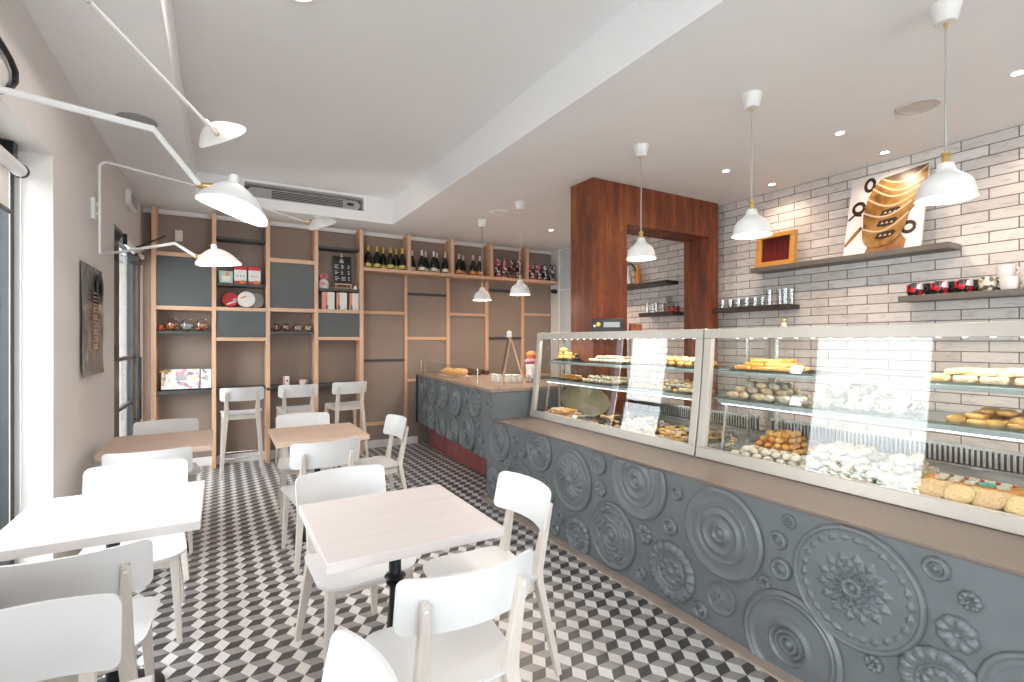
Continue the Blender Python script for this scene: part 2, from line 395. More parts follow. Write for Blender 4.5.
for k in range(3):
    MB().box(-.012, .012, -.008, .008, -.06, .06).build('hinge', 'black', d, loc=Vector((-.735, 5.02, .5 + k * .8)) - L)
r = bpy.data.objects.new('window_3', None); COL.objects.link(r); r.location = (W3[0], YF - .1, 0); struct(r)
f = MB()
for x in (0, 1.18, 2.36, 3.54): f.box(x, x + .06, -.03, .03, 0, 2.4)
f.box(0, 3.6, -.03, .03, 2.34, 2.4); f.box(0, 3.6, -.03, .03, 0, .08); f.build('window_frame', 'darkframe', r)
MB().box(.06, 3.54, -.004, .004, .08, 2.34).build('pane', 'glass', r, smooth=False)
# pale door in the passage wall beyond the bricks
r = bpy.data.objects.new('door_2', None); COL.objects.link(r); r.location = (XR - .001, 6.05, 0); struct(r)
pd = mat('pale_blue_door', (.56, .62, .64, 1), .4, var=.03)
MB().box(-.02, 0, -.28, .28, .02, 2.18).build('leaf', pd, r, bev=.003); MB().box(-.012, 0, -.28, .28, 2.2, 2.8).build('transom', pd, r, bev=.003)
MB().box(-.03, 0, .28, .32, 0, 2.82).build('jamb', 'white', r); MB().tube([(-.02, -.2, 1.0), (-.07, -.2, 1.0), (-.07, -.09, 1.0)], .009).build('handle', 'steel', r)

# ------------------------------------------------------------------ things on the left wall and the ceiling
t = root('roller_blind', 'white roller blind half rolled above the tall side window, black bottom bar', 'blind', (-.822, 2.11, 2.205))
MB().tube([(0, 0, 0), (0, 1.1, 0)], .029, 16).build('tube', 'white', t)
MB().box(-.02, .0, -.012, -.001, -.035, .11).build('bracket', 'black', t); MB().box(-.035, .0, 1.02, 1.075, .032, .112).build('bracket', 'black', t); MB().lathe([(.034, 0), (.034, .012)], 16, (0, 1.101, 0), ax=(Vector((1, 0, 0)), Vector((0, 0, 1)), Vector((0, 1, 0)))).build('end_cap', 'black', t)
MB().box(-.026, -.023, .03, 1.05, -.20, 0).build('fabric', sheer('blind_fabric', (.78, .74, .70, 1)), t)
MB().tube([(-.024, .02, -.205), (-.024, 1.06, -.205)], .011, 8).build('bottom_bar', 'black', t)
b = MB()
for y in (1.085, 1.10): b.tube([(.004 if y > 1.09 else -.03, y, -.02), (.004 if y > 1.09 else -.03, y, -1.75)], .0025, 6)
b.build('pull_cord', 'grey', t)
t = root('roller_blind', 'rolled up white blind above the glass side door', 'blind', (-.712, 5.36, 2.262))
MB().tube([(0, 0, 0), (0, 1.0, 0)], .03, 14).build('tube', 'white', t)
for y in (-.03, 1.002): MB().box(-.008, .02, y, y + .028, -.04, .05).build('bracket', 'black', t)

def wall_strip(name, label, cat, y0, y1, z0, z1, th, m, group=None):
    o = MB().box(0, th, 0, y1 - y0, 0, z1 - z0).build(name, m, loc=(XL + .001, y0, z0), bev=.004); return tag(o, label, cat, group)
t = root('emergency_light', 'slim white emergency light high on the side wall above the door', 'light', (XL + .001, 5.40, 2.585))
MB().box(0, .045, 0, .36, 0, .13).build('housing', 'white', t, bev=.008); MB().box(.045, .05, .03, .33, .02, .11).build('diffuser', 'lgrey', t)
b = MB(); pp = [Vector(p) for p in ((-.714, 2.40, 2.50), (-.708, 2.48, 2.515), (-.704, 2.57, 2.50), (-.704, 2.645, 2.49), (-.704, 2.70, 2.467), (-.704, 2.70, 2.425), (-.706, 2.65, 2.378), (-.708, 2.57, 2.33), (-.714, 2.45, 2.30))]
b.tube(pp, .011, 8); tag(b.build('cable_loop', 'black'), 'black cable looping out of the side wall beside the long white lamp arm', 'cable')

# poster
t = root('poster', 'glossy dark grey metallic poster hung on the side wall', 'poster', (XL + .001, 3.81, 1.185))
def pf(u, v):
    y = .595 * u; z = .69 * v; x = .006 + .008 * math.sin(6 * u + 3 * v) * math.sin(PI * v) + .012 * (1 - v) ** 6 + .004
    return (x, y, z), (x - .003, y, z)
pm, tt, pb = nt('metal_print'); pb.inputs['Metallic'].default_value = .15; pb.inputs['Roughness'].default_value = .2
f = noise(tt, coord(tt, (1, 3, 1.4)), 2.2, 5, .6); tt.links.new(ramp(tt, f, [(.30, (.05, .045, .042, 1)), (.42, (.30, .28, .26, 1)), (.56, (.12, .11, .10, 1)), (.72, (.65, .64, .60, 1))]), pb.inputs['Base Color'])  # pale stops put the foil's highlights into the colour
MB().slab(pf, 10, 14).build('sheet', pm, t)
b = MB()
for k, q in enumerate(('I-', 'L_', 'U', 'O', 'A', 'H', 'A', 'O')):       # blurred vertical lettering
    z = .50 - k * .047; y = .27
    for a in (0, 1): b.box(.021, .024, y, y + .105, z - .008 + a * .025, z + a * .025)
    if q in 'UOH': b.box(.021, .024, y, y + .02, z, z + .018)
    if q in 'OAH': b.box(.021, .024, y + .06, y + .08, z, z + .018)
b.build('lettering', mat('faded_pink_ink', (.60, .30, .25, 1), .4), t, smooth=False)
b = MB(); b.lathe([(.10, 0), (.11, .003), (.055, .003), (.05, 0)], 20, (.021, .45, .56), ax=(Vector((0, 1, 0)), Vector((0, 0, 1)), Vector((1, 0, 0)))); b.build('emblem', 'black', t)
t = root('wall_switch', 'white double switch plate on the dark back panel of the bookcase', 'switch', (-.40, 6.584, 2.555))
MB().box(-.036, .036, -.012, 0, -.062, .062).build('plate', 'white', t, bev=.006)
for z in (-.03, .03): MB().box(-.022, .022, -.017, -.0125, z - .022, z + .022).build('rocker', 'cream', t, bev=.003)

def round_grille(x, y, z, label, r=.105, m='lgrey'):
    o = MB().lathe([(0, -.004), (r * .80, -.004), (r * .82, -.008), (r, -.008), (r, 0)], 36, (0, 0, 0), 0).build('ceiling_speaker', m, loc=(x, y, z - .001)); tag(o, label, 'speaker', 'round ceiling speakers')
round_grille(-.468, 4.0, ZC, 'round grey speaker flush in the ceiling above the side wall lamps', .11)
round_grille(3.653, 1.382, ZC, 'round pale speaker flush in the ceiling above the picture of cups', .105, mat('pale_grille', (.62, .58, .55, 1), .6))
round_grille(2.655, 4.846, ZC, 'round white speaker flush in the ceiling between the two farthest pendants', .10, 'ceiling')
t = root('ceiling_lamp', 'round flush white ceiling lamp shining in the raised ceiling panel', 'ceiling lamp', (.321, 2.63, ZR - .001))
MB().lathe([(.085, -.012), (.12, -.012), (.125, 0)], 32, capb=False).build('rim', 'white', t); MB().lathe([(0, -.011), (.084, -.011), (.084, -.004)], 32, capb=False, capt=False).build('diffuser', 'down', t)
names = {0: 'nearest the camera over the counter row', 1: 'over the middle of the counter, in the row nearer the pendants', 2: 'in front of the rusty portal, in the row nearer the pendants', 3: 'by the brick wall above the picture of cups', 4: 'by the brick wall above the wooden framed sign', 5: 'behind the rusty portal near the bookcase', 6: ''}
def downlight(x, y, label):
    t = root('downlight', label, 'downlight', (x, y, ZC - .0005), 0, 'recessed ceiling downlights')
    MB().lathe([(.026, -.004), (.042, -.004), (.044, 0)], 24, capb=False).build('rim', 'white', t); MB().lathe([(0, -.0035), (.025, -.0035), (.025, -.001)], 24, capb=False, capt=False).build('lens', 'down', t)
for k, (x, y) in enumerate(((3.656, .943), (3.66, 1.828), (3.65, 2.714), (4.327, 1.844), (4.322, 2.735), (3.662, 5.296))): downlight(x, y, 'small bright recessed downlight ' + names[k])

t = root('security_camera', 'small black security camera on the white wall strip beside the end of the bookcase', 'camera', (XR - .001, 6.46, 2.185))
MB().tube([(0, 0, .02), (-.05, 0, .02)], .012, 10).build('mount', 'black', t); MB().tube([(-.05, .03, .0), (-.05, -.07, -.02)], .03, 14).build('body', 'black', t)
# air conditioner in its dark slot
t = root('air_conditioner', 'long grey slotted air conditioner grille in the ceiling recess', 'air conditioner', (.84, 6.10, 2.955))
poly = [(-.56, 0), (.56, 0), (.60, .035), (.60, .075), (.56, .115), (-.56, .115), (-.60, .075), (-.60, .035)]
b = MB(); n = len(poly)
a = b.pts([(x, -.02, z) for x, z in poly]); c = b.pts([(x, .14, z) for x, z in poly])
b.face([a + i for i in range(n)]); b.face([c + i for i in reversed(range(n))])
for i in range(n): b.face([a + i, c + i, c + (i + 1) % n, a + (i + 1) % n])
b.build('housing', 'grey', t, bev=.006)
b = MB()
for k in range(5): b.box(-.36, .40, -.026, -.021, .016 + k * .018, .025 + k * .018)
b.build('slots', 'black', t); MB().box(-.53, -.38, -.028, -.0205, .025, .095).build('flap', 'lgrey', t, bev=.003)
q = MB().box(.42, .54, -.028, -.0205, .02, .10).build('control_panel', 'lgrey', t, bev=.003); MB().box(.445, .52, -.033, -.0285, .045, .075).build('display', 'black', q)
struct(MB().box(-.62, .62, 0, .006, 0, .15).build('trim_3', 'black', loc=(.84, 6.28, 2.945)))

# ------------------------------------------------------------------ the rusty portal
t = root('rusty_portal', 'tall rust-red steel portal rising from the counter to the ceiling', 'portal', (2.79, 3.40, 0))
MB().box(0, .40, 0, .32, 0, ZC - .002).build('post', 'rust', t, smooth=False, bev=.003)
MB().box(1.515, 1.66, 0, .32, 0, ZC - .002).build('post', 'rust', t, smooth=False, bev=.003)
MB().box(.4005, 1.5145, 0, .32, 2.46, ZC - .002).build('lintel', 'rust', t, smooth=False, bev=.003)
# ------------------------------------------------------------------ the bookcase along the back wall
BX = [(-.624, -.583), (-.087, -.046), (.445, .488), (.967, 1.011), (1.499, 1.547)]
YS, YD = 6.36, 6.597
t = root('bookcase', 'wall-wide beech and taupe bookcase across the back of the room', 'bookcase', (0, 6.6, 0))
def part(name, m, x0, x1, y0, y1, z0, z1, bev=.002):
    return MB().box(x0, x1, y0 - 6.6, y1 - 6.6, z0, z1).build(name, m, t, bev=bev)
part('back_panel', 'taupe', -.72, 4.558, 6.598, 6.6185, .0, 2.774, 0)
for x0, x1 in BX: part('upright', 'beech', x0, x1, YS, YD, .001, 2.8)
for x0, x1 in ((2.121, 2.163), (2.739, 2.781), (3.351, 3.393), (3.955, 3.997)): part('divider', 'beech', x0, x1, YS, YD, 2.331, 2.8)
part('top_shelf', 'beech_h', 1.5475, 4.555, YS, YD, 2.287, 2.330)
for x0, x1 in ((2.144, 2.184), (2.754, 2.804), (3.369, 3.424), (3.993, 4.044)): part('batten', 'beech', x0, x1, 6.572, YD, .101, 2.2865)
def rail(bx, z0, z1, m='beech_h'): part('rail' if m == 'beech_h' else 'shelf', m, bx[0] + .0005, bx[1] - .0005, YS + (.0 if m == 'beech_h' else .006), YD, z0, z1)
B1, B2, B3, B4 = [(BX[i][1], BX[i + 1][0]) for i in range(4)]
for bx, zs in ((B1, ((2.297, 2.338), (1.730, 1.772))), (B2, ((1.735, 1.775), (1.400, 1.440))), (B3, ((2.311, 2.358), (1.741, 1.784))), (B4, ((1.742, 1.785), (1.41, 1.45)))):
    for z in zs: rail(bx, *z)
for bx, zs in ((B1, ((1.474, 1.506), (.832, .874))), (B2, ((2.525, 2.55), (2.012, 2.043), (.845, .88))), (B3, ((1.482, 1.512), (.845, .88))), (B4, ((2.525, 2.55), (2.010, 2.038), (.845, .88)))):
    for z in zs: rail(bx, *z, m='shelfdark')
for bx, z0, z1 in ((B1, 1.7725, 2.2965), (B2, 1.4405, 1.7345), (B3, 1.7845, 2.3105), (B4, 1.4505, 1.7415)):
    part('cabinet_door', 'charcoal', bx[0] + .002, bx[1] - .002, YS + .012, YS + .03, z0 + .001, z1 - .001)
def flat(x0, x1, z0, z1, m): part('rail' if m != 'shelfdark' else 'dark_rail', m, x0 + .0005, x1 - .0005, 6.574, YD, z0, z1)
C5, C6, C7, C8, C9 = (1.547, 2.144), (2.184, 2.754), (2.804, 3.369), (3.424, 3.993), (4.044, 4.556)
for bx, z0, z1, m in ((C5, 1.752, 1.793, 'beech_h'), (C5, 1.13, 1.16, 'shelfdark'), (C5, .29, .335, 'beech_h'), (C6, 2.026, 2.058, 'shelfdark'), (C6, 1.414, 1.456, 'beech_h'), (C6, .845, .886, 'beech_h'),
                      (C7, 1.762, 1.80, 'beech_h'), (C8, 2.136, 2.172, 'shelfdark'), (C8, 1.43, 1.461, 'shelfdark'), (C9, 1.79, 1.83, 'beech_h'), (C7, .845, .886, 'beech_h'), (C9, .845, .886, 'beech_h')):
    flat(bx[0], bx[1], z0, z1, m)
MB().box(.4505, .4825, -.262, -.2405, .835, .865).build('bracket', 'black', t)

# ---- bottles on the top shelf
def bottle(name, label, group, foil, lab):
    t = root(name, label, 'bottle', (0, 0, 0), 0, group)
    MB().lathe([(.040, 0), (.043, .006), (.043, .115), (.041, .14), (.030, .175), (.019, .205), (.0155, .22)], 18, capt=False).build('body', 'bottle', t)
    MB().lathe([(.0165, .212), (.0165, .215), (.0150, .25), (.0165, .262), (.0165, .285), (.012, .291), (0, .292)], 14, capb=False).build('foil', foil, t)
    MB().lathe([(.0435, .016), (.0437, .018), (.0437, .058), (.0435, .060)], 18, capb=False, capt=False).build('label', lab, t)
    return t
def row(proto, spots, z):
    for i, (x, y) in enumerate(spots):
        if i == 0: proto.location = (x, y, z); proto.rotation_euler = (0, 0, .3)
        else: dup(proto, (x, y, z), R.uniform(-2, 2))
ZT = 2.3312
row(bottle('champagne_bottle', 'dark champagne bottle with long gold foil neck and gold label on the top shelf', 'gold-necked champagne bottles on the top shelf', 'gold', 'gold_label'),
    [(1.625, 6.45), (1.735, 6.44), (1.838, 6.52), (1.912, 6.44), (2.012, 6.52), (2.068, 6.43)], ZT)
row(bottle('champagne_bottle', 'dark champagne bottle with short cream foil and small pale label on the top shelf', 'cream-necked champagne bottles on the top shelf', 'silverfoil', 'cream'),
    [(2.225, 6.50), (2.335, 6.43), (2.42, 6.51), (2.505, 6.43), (2.585, 6.52), (2.68, 6.44)], ZT)
row(bottle('champagne_bottle', 'dark champagne bottle with cream neck and orange label on the top shelf', 'orange-labelled champagne bottles on the top shelf', 'silverfoil', 'orange_label'),
    [(2.885, 6.44), (2.985, 6.52), (3.105, 6.44), (3.215, 6.45)], ZT)
def pack(name, label, group, m, h, w):
    t = root(name, label, 'coffee pack', (0, 0, 0), 0, group)
    b = MB(); sec = [(w, .07, 0), (w, .075, .02), (w * 1.02, .075, h * .6), (w * .97, .05, h * .84), (w * .93, .012, h * .93)]; k = None
    for W_, D_, z in sec:
        P = rrect(W_, D_, min(W_, D_) * .3, 3); j = b.pts([(x, y, z) for x, y in P]); n = len(P)
        if k is None: b.face([j + i for i in reversed(range(n))])
        else:
            for i in range(n): b.face([k + i, k + (i + 1) % n, j + (i + 1) % n, j + i])
        k = j
    b.face([k + i for i in range(n)]); b.build('bag', m, t)
    MB().box(-w * .46, w * .46, -.006, .006, h * .925, h).build('seal', m, t, bev=.002); return t
row(pack('coffee_pack', 'tall red and black patterned coffee pack on the top shelf', 'red coffee packs on the top shelf', 'pack_red', .275, .085), [(3.50, 6.43), (3.615, 6.43), (3.735, 6.43), (3.865, 6.43)], ZT)
row(pack('coffee_pack', 'red and silver printed coffee pack next to the end of the top shelf', 'mixed coffee packs on the top shelf', 'pack_red', .25, .10), [(4.085, 6.43), (4.21, 6.43)], ZT)
row(pack('coffee_pack', 'black and silver coffee pack at the end of the top shelf', 'silver coffee packs on the top shelf', 'pack_silver', .26, .09), [(4.345, 6.43), (4.46, 6.43)], ZT)

# ---- small goods in the bookcase
def box_thing(name, label, cat, x0, x1, z, h, m, y=6.40, d=.10, group=None, deco=()):
    t = root(name, label, cat, ((x0 + x1) / 2, y, z + .0012), 0, group); w = (x1 - x0) / 2
    MB().box(-w, w, 0, d, 0, h).build('carton', m, t, bev=.003)
    for nm, dm, a, b_, c, e in deco: MB().box(-w + a * 2 * w, -w + b_ * 2 * w, -.0025, -.0002, c * h, e * h).build(nm, dm, t)
    return t
box_thing('biscuit_box', 'pale turquoise biscuit box on the upper dark shelf', 'box', -.022, .115, 2.043, .135, 'teal', deco=(('print', 'cream', .18, .82, .12, .62), ('print', 'orange', .5, .75, .6, .9)))
for x0, lab in ((.127, 'red and white biscuit carton beside the turquoise box'), (.268, 'red and white biscuit carton with its red end showing, beside the bookcase upright')):
    q = box_thing('biscuit_carton', lab, 'box', x0, x0 + .124, 2.043, .195, 'red', group='red and white biscuit cartons', deco=(('front_label', 'white_label', 0, 1, .16, .80), ('print', 'orange', .45, .9, .02, .2)))
    for k in range(3): MB().box(-.036 + k * .03, -.024 + k * .03, -.0035, -.0026, .082, .094).build('print', 'black', q)
    MB().box(-.058, .05, .0, .02, .1955, .204).build('lid', 'red', q, bev=.002)
def tin(label, x, z, r, m, cap, y, tilt, deco=()):
    t = root('round_tin', label, 'tin', (x, y, z + .001), 0)
    X, Y_, Z = Vector((1, 0, 0)), Vector((0, math.sin(tilt), math.cos(tilt))), Vector((0, -math.cos(tilt), math.sin(tilt)))
    o = Y_ * r + Vector((0, .02, .004))
    MB().lathe([(r * .97, -.03), (r, -.025), (r, .02), (r * .97, .025)], 36, o, ax=(X, Y_, Z)).build('tin', m, t)
    b = MB(); b.lathe([(r * .90, .0255), (0, .0262)], 36, o, ax=(X, Y_, Z), capb=False); b.build('lid', cap, t)
    for nm, dm, cx, cy, w, h in deco:
        c = o + X * (cx * r) + Y_ * (cy * r) + Z * .0275
        b = MB(); P = [c + X * (a * w * r) + Y_ * (e * h * r) + Y_ * (.4 * a * w * r) for a, e in ((-1, -1), (1, -1), (1, 1), (-1, 1))]
        n = b.pts(P); b.face([n, n + 1, n + 2, n + 3]); b.build(nm, dm, t, smooth=False)
tin('round red biscuit tin standing on edge in the bookcase', .088, 1.776, .083, 'red', 'red', 6.45, .12, (('ribbon_print', 'white_label', .15, -.45, .55, .12), ('print', 'grey', .55, -.1, .2, .25)))
tin('round white biscuit tin with orange print standing on edge beside the red tin', .250, 1.776, .090, 'white_label', 'white_label', 6.41, .12, (('print', 'orange', -.35, .25, .32, .09),))
tin('round grey tin standing on edge half hidden behind the white tin', .350, 1.776, .085, 'grey', 'lgrey', 6.50, .05)
def bowl_jar(name, label, x, z, r, fill, y=6.45, group=None, lean=.75, tw=.35):
    t = root(name, label, 'jar', (x, y, z + .001), 0, group)
    ax_ = Vector((math.sin(tw) * math.sin(lean), -math.cos(tw) * math.sin(lean), math.cos(lean)))
    X, Y_, Z = basis(ax_); o = Vector((0, 0, r * .985))
    pr = [(r * math.sin(a), -r * math.cos(a)) for a in [PI * k / 14 for k in range(0, 12)]]
    b = MB(); b.lathe(pr, 24, o, ax=(X, Y_, Z), capt=False); lipr = pr[-1]
    b.lathe([lipr, (lipr[0] * 1.12, lipr[1] + r * .12)], 24, o, ax=(X, Y_, Z), capb=False, capt=False); b.build('jar_bowl', 'jarglass', t)
    q = MB()
    for k in range(46):
        a = R.uniform(0, 2 * PI); rr = r * .78 * math.sqrt(R.random()) * .9; zz = r * (-.70 + .80 * R.random())
        lim = math.sqrt(max(.02, (r * .88) ** 2 - zz ** 2)) - r * .16; rr = min(rr, lim)
        q.lathe([(0, -.16 * r), (.15 * r, -.08 * r), (.19 * r, 0), (.15 * r, .09 * r), (0, .16 * r)], 7, (rr * math.cos(a), rr * math.sin(a), r + zz))
    q.build('sweets', fill, t)['kind'] = 'stuff'
G = 'sweet jars in the bookcase'
bowl_jar('sweet_jar', 'tilted glass jar of orange sweets beside the loose orange sweets bag', -.452, 1.506, .068, 'candy_o')
bowl_jar('sweet_jar', 'tilted glass jar of silver-white sweets between the two orange ones', -.320, 1.506, .066, 'candy_w')
bowl_jar('sweet_jar', 'tilted glass jar of orange sweets close to the second bookcase upright', -.184, 1.506, .068, 'candy_o')
b = MB()
for k in range(16): b.lathe([(0, -.016), (.014, -.008), (.018, 0), (.014, .009), (0, .016)], 7, (R.uniform(-.015, .018), R.uniform(-.04, .04), .018 + .013 * (k % 3)))
o = tag(b.build('sweets_heap', 'candy_o', loc=(-.545, 6.45, 1.5085)), 'small heap of loose orange sweets next to the bookcase upright by the door', 'sweets', kind='stuff')
for x, m, lab in ((.558, 'candy_r', 'small jar of dark red sweets, first from the left upright'), (.677, 'candy_r', 'small jar of dark red sweets next to the pale pink one'), (.797, 'candy_p', 'small jar of pale pink sweets'), (.908, 'candy_y', 'small jar of yellowish sweets at the end of its row')):
    bowl_jar('sweet_jar', lab, x, 1.512, .053, m, 6.43)
def gift(label, x0, x1, h):
    t = root('gift_box', label, 'gift box', (x0, 6.43, .8755), 0)
    a = .20; X = Vector((1, 0, 0)); U = Vector((0, math.sin(a), math.cos(a))); N = Vector((0, -math.cos(a), math.sin(a))); w = x1 - x0
    o = Vector((0, .008, .003)); b = MB()
    P = lambda u, v, n: o + X * u + U * v + N * n
    b.hexa([P(0, 0, 0), P(w, 0, 0), P(w, 0, .04), P(0, 0, .04), P(0, h, 0), P(w, h, 0), P(w, h, .04), P(0, h, .04)]); b.build('carton', 'flower_print', t, bev=.003)
    b = MB(); b.hexa([P(w * .38, h * .42, .0405), P(w * .66, h * .42, .0405), P(w * .66, h * .42, .042), P(w * .38, h * .42, .042), P(w * .38, h * .7, .0405), P(w * .66, h * .7, .0405), P(w * .66, h * .7, .042), P(w * .38, h * .7, .042)]); b.build('label', 'grey', t)
    return t, P
g, P = gift('long white gift box with pink flowers and a gold bow on the low dark shelf', -.545, -.202, .215)
b = MB()
for sx in (-1, 1): b.lathe([(0, 0), (.022, .008), (.024, .02), (0, .034)], 10, P(.03 + sx * .025, .18, .045), sx=1.3)
b.tube([P(.03, .17, .045), P(.015, .04, .046)], .006, 6); b.build('bow', 'gold', g)
gift('shorter white gift box with pink flowers beside the long one', -.192, -.092, .21)

# chalkboard on its small easel
t = root('chalkboard_easel', 'small black chalkboard with white writing on a wooden table easel', 'chalkboard', (1.315, 6.44, 2.0425))
b = MB(); b.hexa([(-.105, .005, .07), (.105, .005, .07), (.105, .019, .07), (-.105, .019, .07), (-.105, .055, .42), (.105, .055, .42), (.105, .069, .42), (-.105, .069, .42)]); b.build('board', 'black', t, bev=.002)
b = MB()
for c, x in enumerate((-.095, -.02, .062)):
    for rr in range(3):
        z = .30 - rr * .075
        for k in range(3):
            ln = R.uniform(.02, .055) if c < 2 else .02; zz = z - k * .018; yy = .005 + (zz - .07) / .35 * .05 - .003
            b.box(x, x + ln, yy, yy + .002, zz, zz + .007)
b.build('lettering', 'white_label', t, smooth=False)
b = MB(); b.lathe([(.034, 0), (.016, .035), (.010, .05)], 12, (-.01, .048, .335), sy=.25); b.build('bottle_drawing', mat('pale_blue_chalk', (.45, .55, .60, 1), .7), t)
MB().lathe([(.017, 0), (.019, .01), (.015, .05), (.0, .055)], 12, (-.01, .06, .405)).build('cork', 'beech', t)
b = MB(); b.box(-.10, .10, -.022, .004, .058, .07); b.box(-.075, .075, -.012, -.002, .012, .022)
for sx in (-1, 1): b.bar((sx * .085, -.012, .06), (sx * .10, -.03, 0), .012, .012); b.bar((sx * .06, .03, .06), (sx * .07, .09, 0), .012, .012)
b.build('easel', 'beech', t)
t = root('gift_bag', 'pink and white wrapped gift bag beside the chalkboard', 'gift bag', (1.088, 6.45, 2.0392))
MB().lathe([(.05, 0), (.058, .02), (.056, .07), (.046, .10), (.03, .115)], 16, sy=.7).build('bag', 'flower_print', t)
MB().lathe([(.03, .113), (.052, .135), (.054, .155), (.036, .18), (.0, .188)], 16, sy=.7).build('top', 'pink', t); MB().lathe([(.022, -.002), (.022, .002)], 14, (-.005, -.038, .15), ax=(Vector((1, 0, 0)), Vector((0, 0, 1)), Vector((0, -1, 0)))).build('badge', 'red', t)
t = root('figurine', 'tiny white and red figurine beside the chalkboard easel', 'figurine', (1.455, 6.41, 2.0392))
MB().lathe([(.022, 0), (.026, .012), (.018, .028), (.011, .034), (.014, .045), (.01, .056), (0, .06)], 12).build('body', 'white', t); MB().lathe([(.011, .054), (.006, .074), (0, .085)], 10).build('hat', 'red', t)
for k, x in enumerate((1.055, 1.232, 1.385)):
    w = (.148, .118, .106)[k]
    box_thing('slim_carton', ('pink, orange and silver-white carton under the gift bag', 'silver-white carton with orange strip under the chalkboard', 'silver-white carton with orange strip next to the thick bookcase upright')[k], 'box', x, x + w, 1.785, .212, 'white_label', 6.385, .09, 'slim cartons under the chalkboard',
              (('side_print', 'pink', 0, .26 if k == 0 else .06, 0, 1), ('orange_strip', 'orange', .26 if k == 0 else .06, .42 if k == 0 else .24, .05, 1), ('green_print', 'kiwi', .3 if k == 0 else .1, .5 if k == 0 else .3, .0, .25)))
box_thing('small_carton', 'small pink and white carton on the bar ledge behind the stools', 'box', .63, .695, .88, .105, 'white_label', 6.40, .05, None, (('side_print', 'pink', 0, .3, 0, 1), ('print', 'black', .55, .8, .4, .6)))
t = root('mug', 'small patterned mug on the bar ledge behind the stools', 'mug', (.845, 6.42, .8812))
MB().lathe([(.028, 0), (.036, .01), (.04, .055), (.037, .055), (.033, .012), (0, .01)], 18).build('cup', 'flower_print', t); MB().tube(arc((.038, 0, .03), .018, -1.4, 1.4, 8, (1, 0, 0), (0, 0, 1)), .005, 6).build('handle', 'white', t)

# ------------------------------------------------------------------ chairs, stools, tables
def sin_s(u): return math.sin((u - .5) * PI)
def chair(label, group, zs=.420, top=.775, stool=False):
    t = root('bar_stool' if stool else 'dining_chair', label, 'bar stool' if stool else 'chair', (0, 0, 0), 0, group)
    W, D, rc = .435, .41, .085
    if stool: W, D = .40, .37
    def seat(u, v):
        s = sin_s(u); x = s * W / 2; d = max(0, abs(x) - (W / 2 - rc)); hd = D / 2 - rc + math.sqrt(max(0, rc * rc - d * d))
        y = hd * (2 * v - 1) + .0; x *= .89 + .11 * v
        z = zs + .010 * s * s - .012 * max(0, v - .7) ** 2 * 8 - .006 * math.cos((v - .5) * PI)
        return (x, y, z), (x * .985, y * .985, z - .013)
    MB().slab(seat, 18, 14).build('seat', 'chair', t, ang=60)
    W2, H2, r2 = .425 if not stool else .405, .165 if not stool else .14, .026
    zc = top - H2 / 2; yb = -.235 if not stool else -.205
    def back(u, v):
        s = sin_s(u); x = s * W2 / 2; d = max(0, abs(x) - (W2 / 2 - r2)); hh = H2 / 2 - r2 + math.sqrt(max(0, r2 * r2 - d * d))
        z = zc + hh * (2 * v - 1); y = yb - .018 + .058 * s * s - (z - zc) * .22
        return (x, y + .006, z), (x, y - .006, z)
    MB().slab(back, 22, 8).build('backrest', 'chair', t, ang=60)
    f = MB(); h = zs - .016
    for sx in (-1, 1): f.bar((sx * .15, -.155, h - .024), (sx * .165, .145, h - .024), .02, .045)
    f.bar((-.16, .15, h - .024), (.16, .15, h - .024), .02, .045); f.bar((-.15, -.165, h - .024), (.15, -.165, h - .024), .02, .045)
    f.build('seat_frame', 'leg', t, bev=.002)
    for sx in (-1, 1):
        zk = zs - .03; yu = yb + .012
        L = MB().sweep([(sx * .188, yb - .035, .001), (sx * .146, yb + .040, zk), (sx * .140, yb + .040, zk + .05), (sx * .148, yu - .028, zc + .02)], [.022, .032, .032, .026], [.026, .046, .046, .022], (1, 0, 0)).build('leg', 'leg', t, bev=.003)
        MB().lathe([(.008, 0), (.0075, .003), (0, .004)], 12, (sx * .1485, yu - .035, zc + .005), ax=(Vector((1, 0, 0)), Vector((0, 0, 1)), Vector((0, -1, 0)))).build('screw_cap', 'white', L)
        MB().sweep([(sx * .190, .172, .001), (sx * .168, .150, zs - .016)], [.022, .036], [.022, .038], (1, 0, 0)).build('leg', 'leg', t, bev=.003)
    if stool:
        k = .20; b = MB(); q = [(-.175, -.185, k), (.175, -.185, k), (.178, .155, k), (-.178, .155, k)]
        for a in range(4): b.tube([q[a], q[(a + 1) % 4]], .007, 8)
        b.build('footrest', 'steel', t)
    return t
CH = [((.610, 1.495), 0, 'white chair with its back to the camera, pulled up to the pale pinkish table'),
      ((.955, 1.905), PI / 2, 'white chair side-on between the pale pinkish table and the grey counter'),
      ((.530, 2.285), PI + .13, 'white chair on the bookcase side of the pale pinkish table, facing the camera'),
      ((.563, 3.525), .06, 'white chair with its back to the camera at the small beech table'),
      ((.600, 4.39), PI - .04, 'white chair on the bookcase side of the small beech table, in front of the stools'),
      ((1.03, 4.02), PI / 2 + .05, 'white chair side-on between the small beech table and the counter'),
      ((-.36, 2.945), PI + .03, 'white chair on the door side of the glaring white window table, facing the camera'),
      ((-.36, 3.75), 0, 'white chair seen from behind at the beech table by the glass door'),
      ((-.355, 4.56), PI + .06, 'white chair on the bookcase side of the beech table by the glass door'),
      ((-.41, 2.165), .04, 'white chair seen from behind, pulled up to the glaring white window table'),
      ((-.412, 1.33), PI + .05, 'white chair nearest the window corner of the picture, back to back with the next chair'),
      ((.005, .93), PI / 2, 'white chair backrest cut by the bottom edge of the picture')]
c0 = None
for (x, y), rz, lab in CH:
    if c0 is None: c0 = chair(lab, 'white cafe chairs'); c0.location = (x, y, 0); c0.rotation_euler = (0, 0, rz)
    else: dup(c0, (x, y, 0), rz, lab)
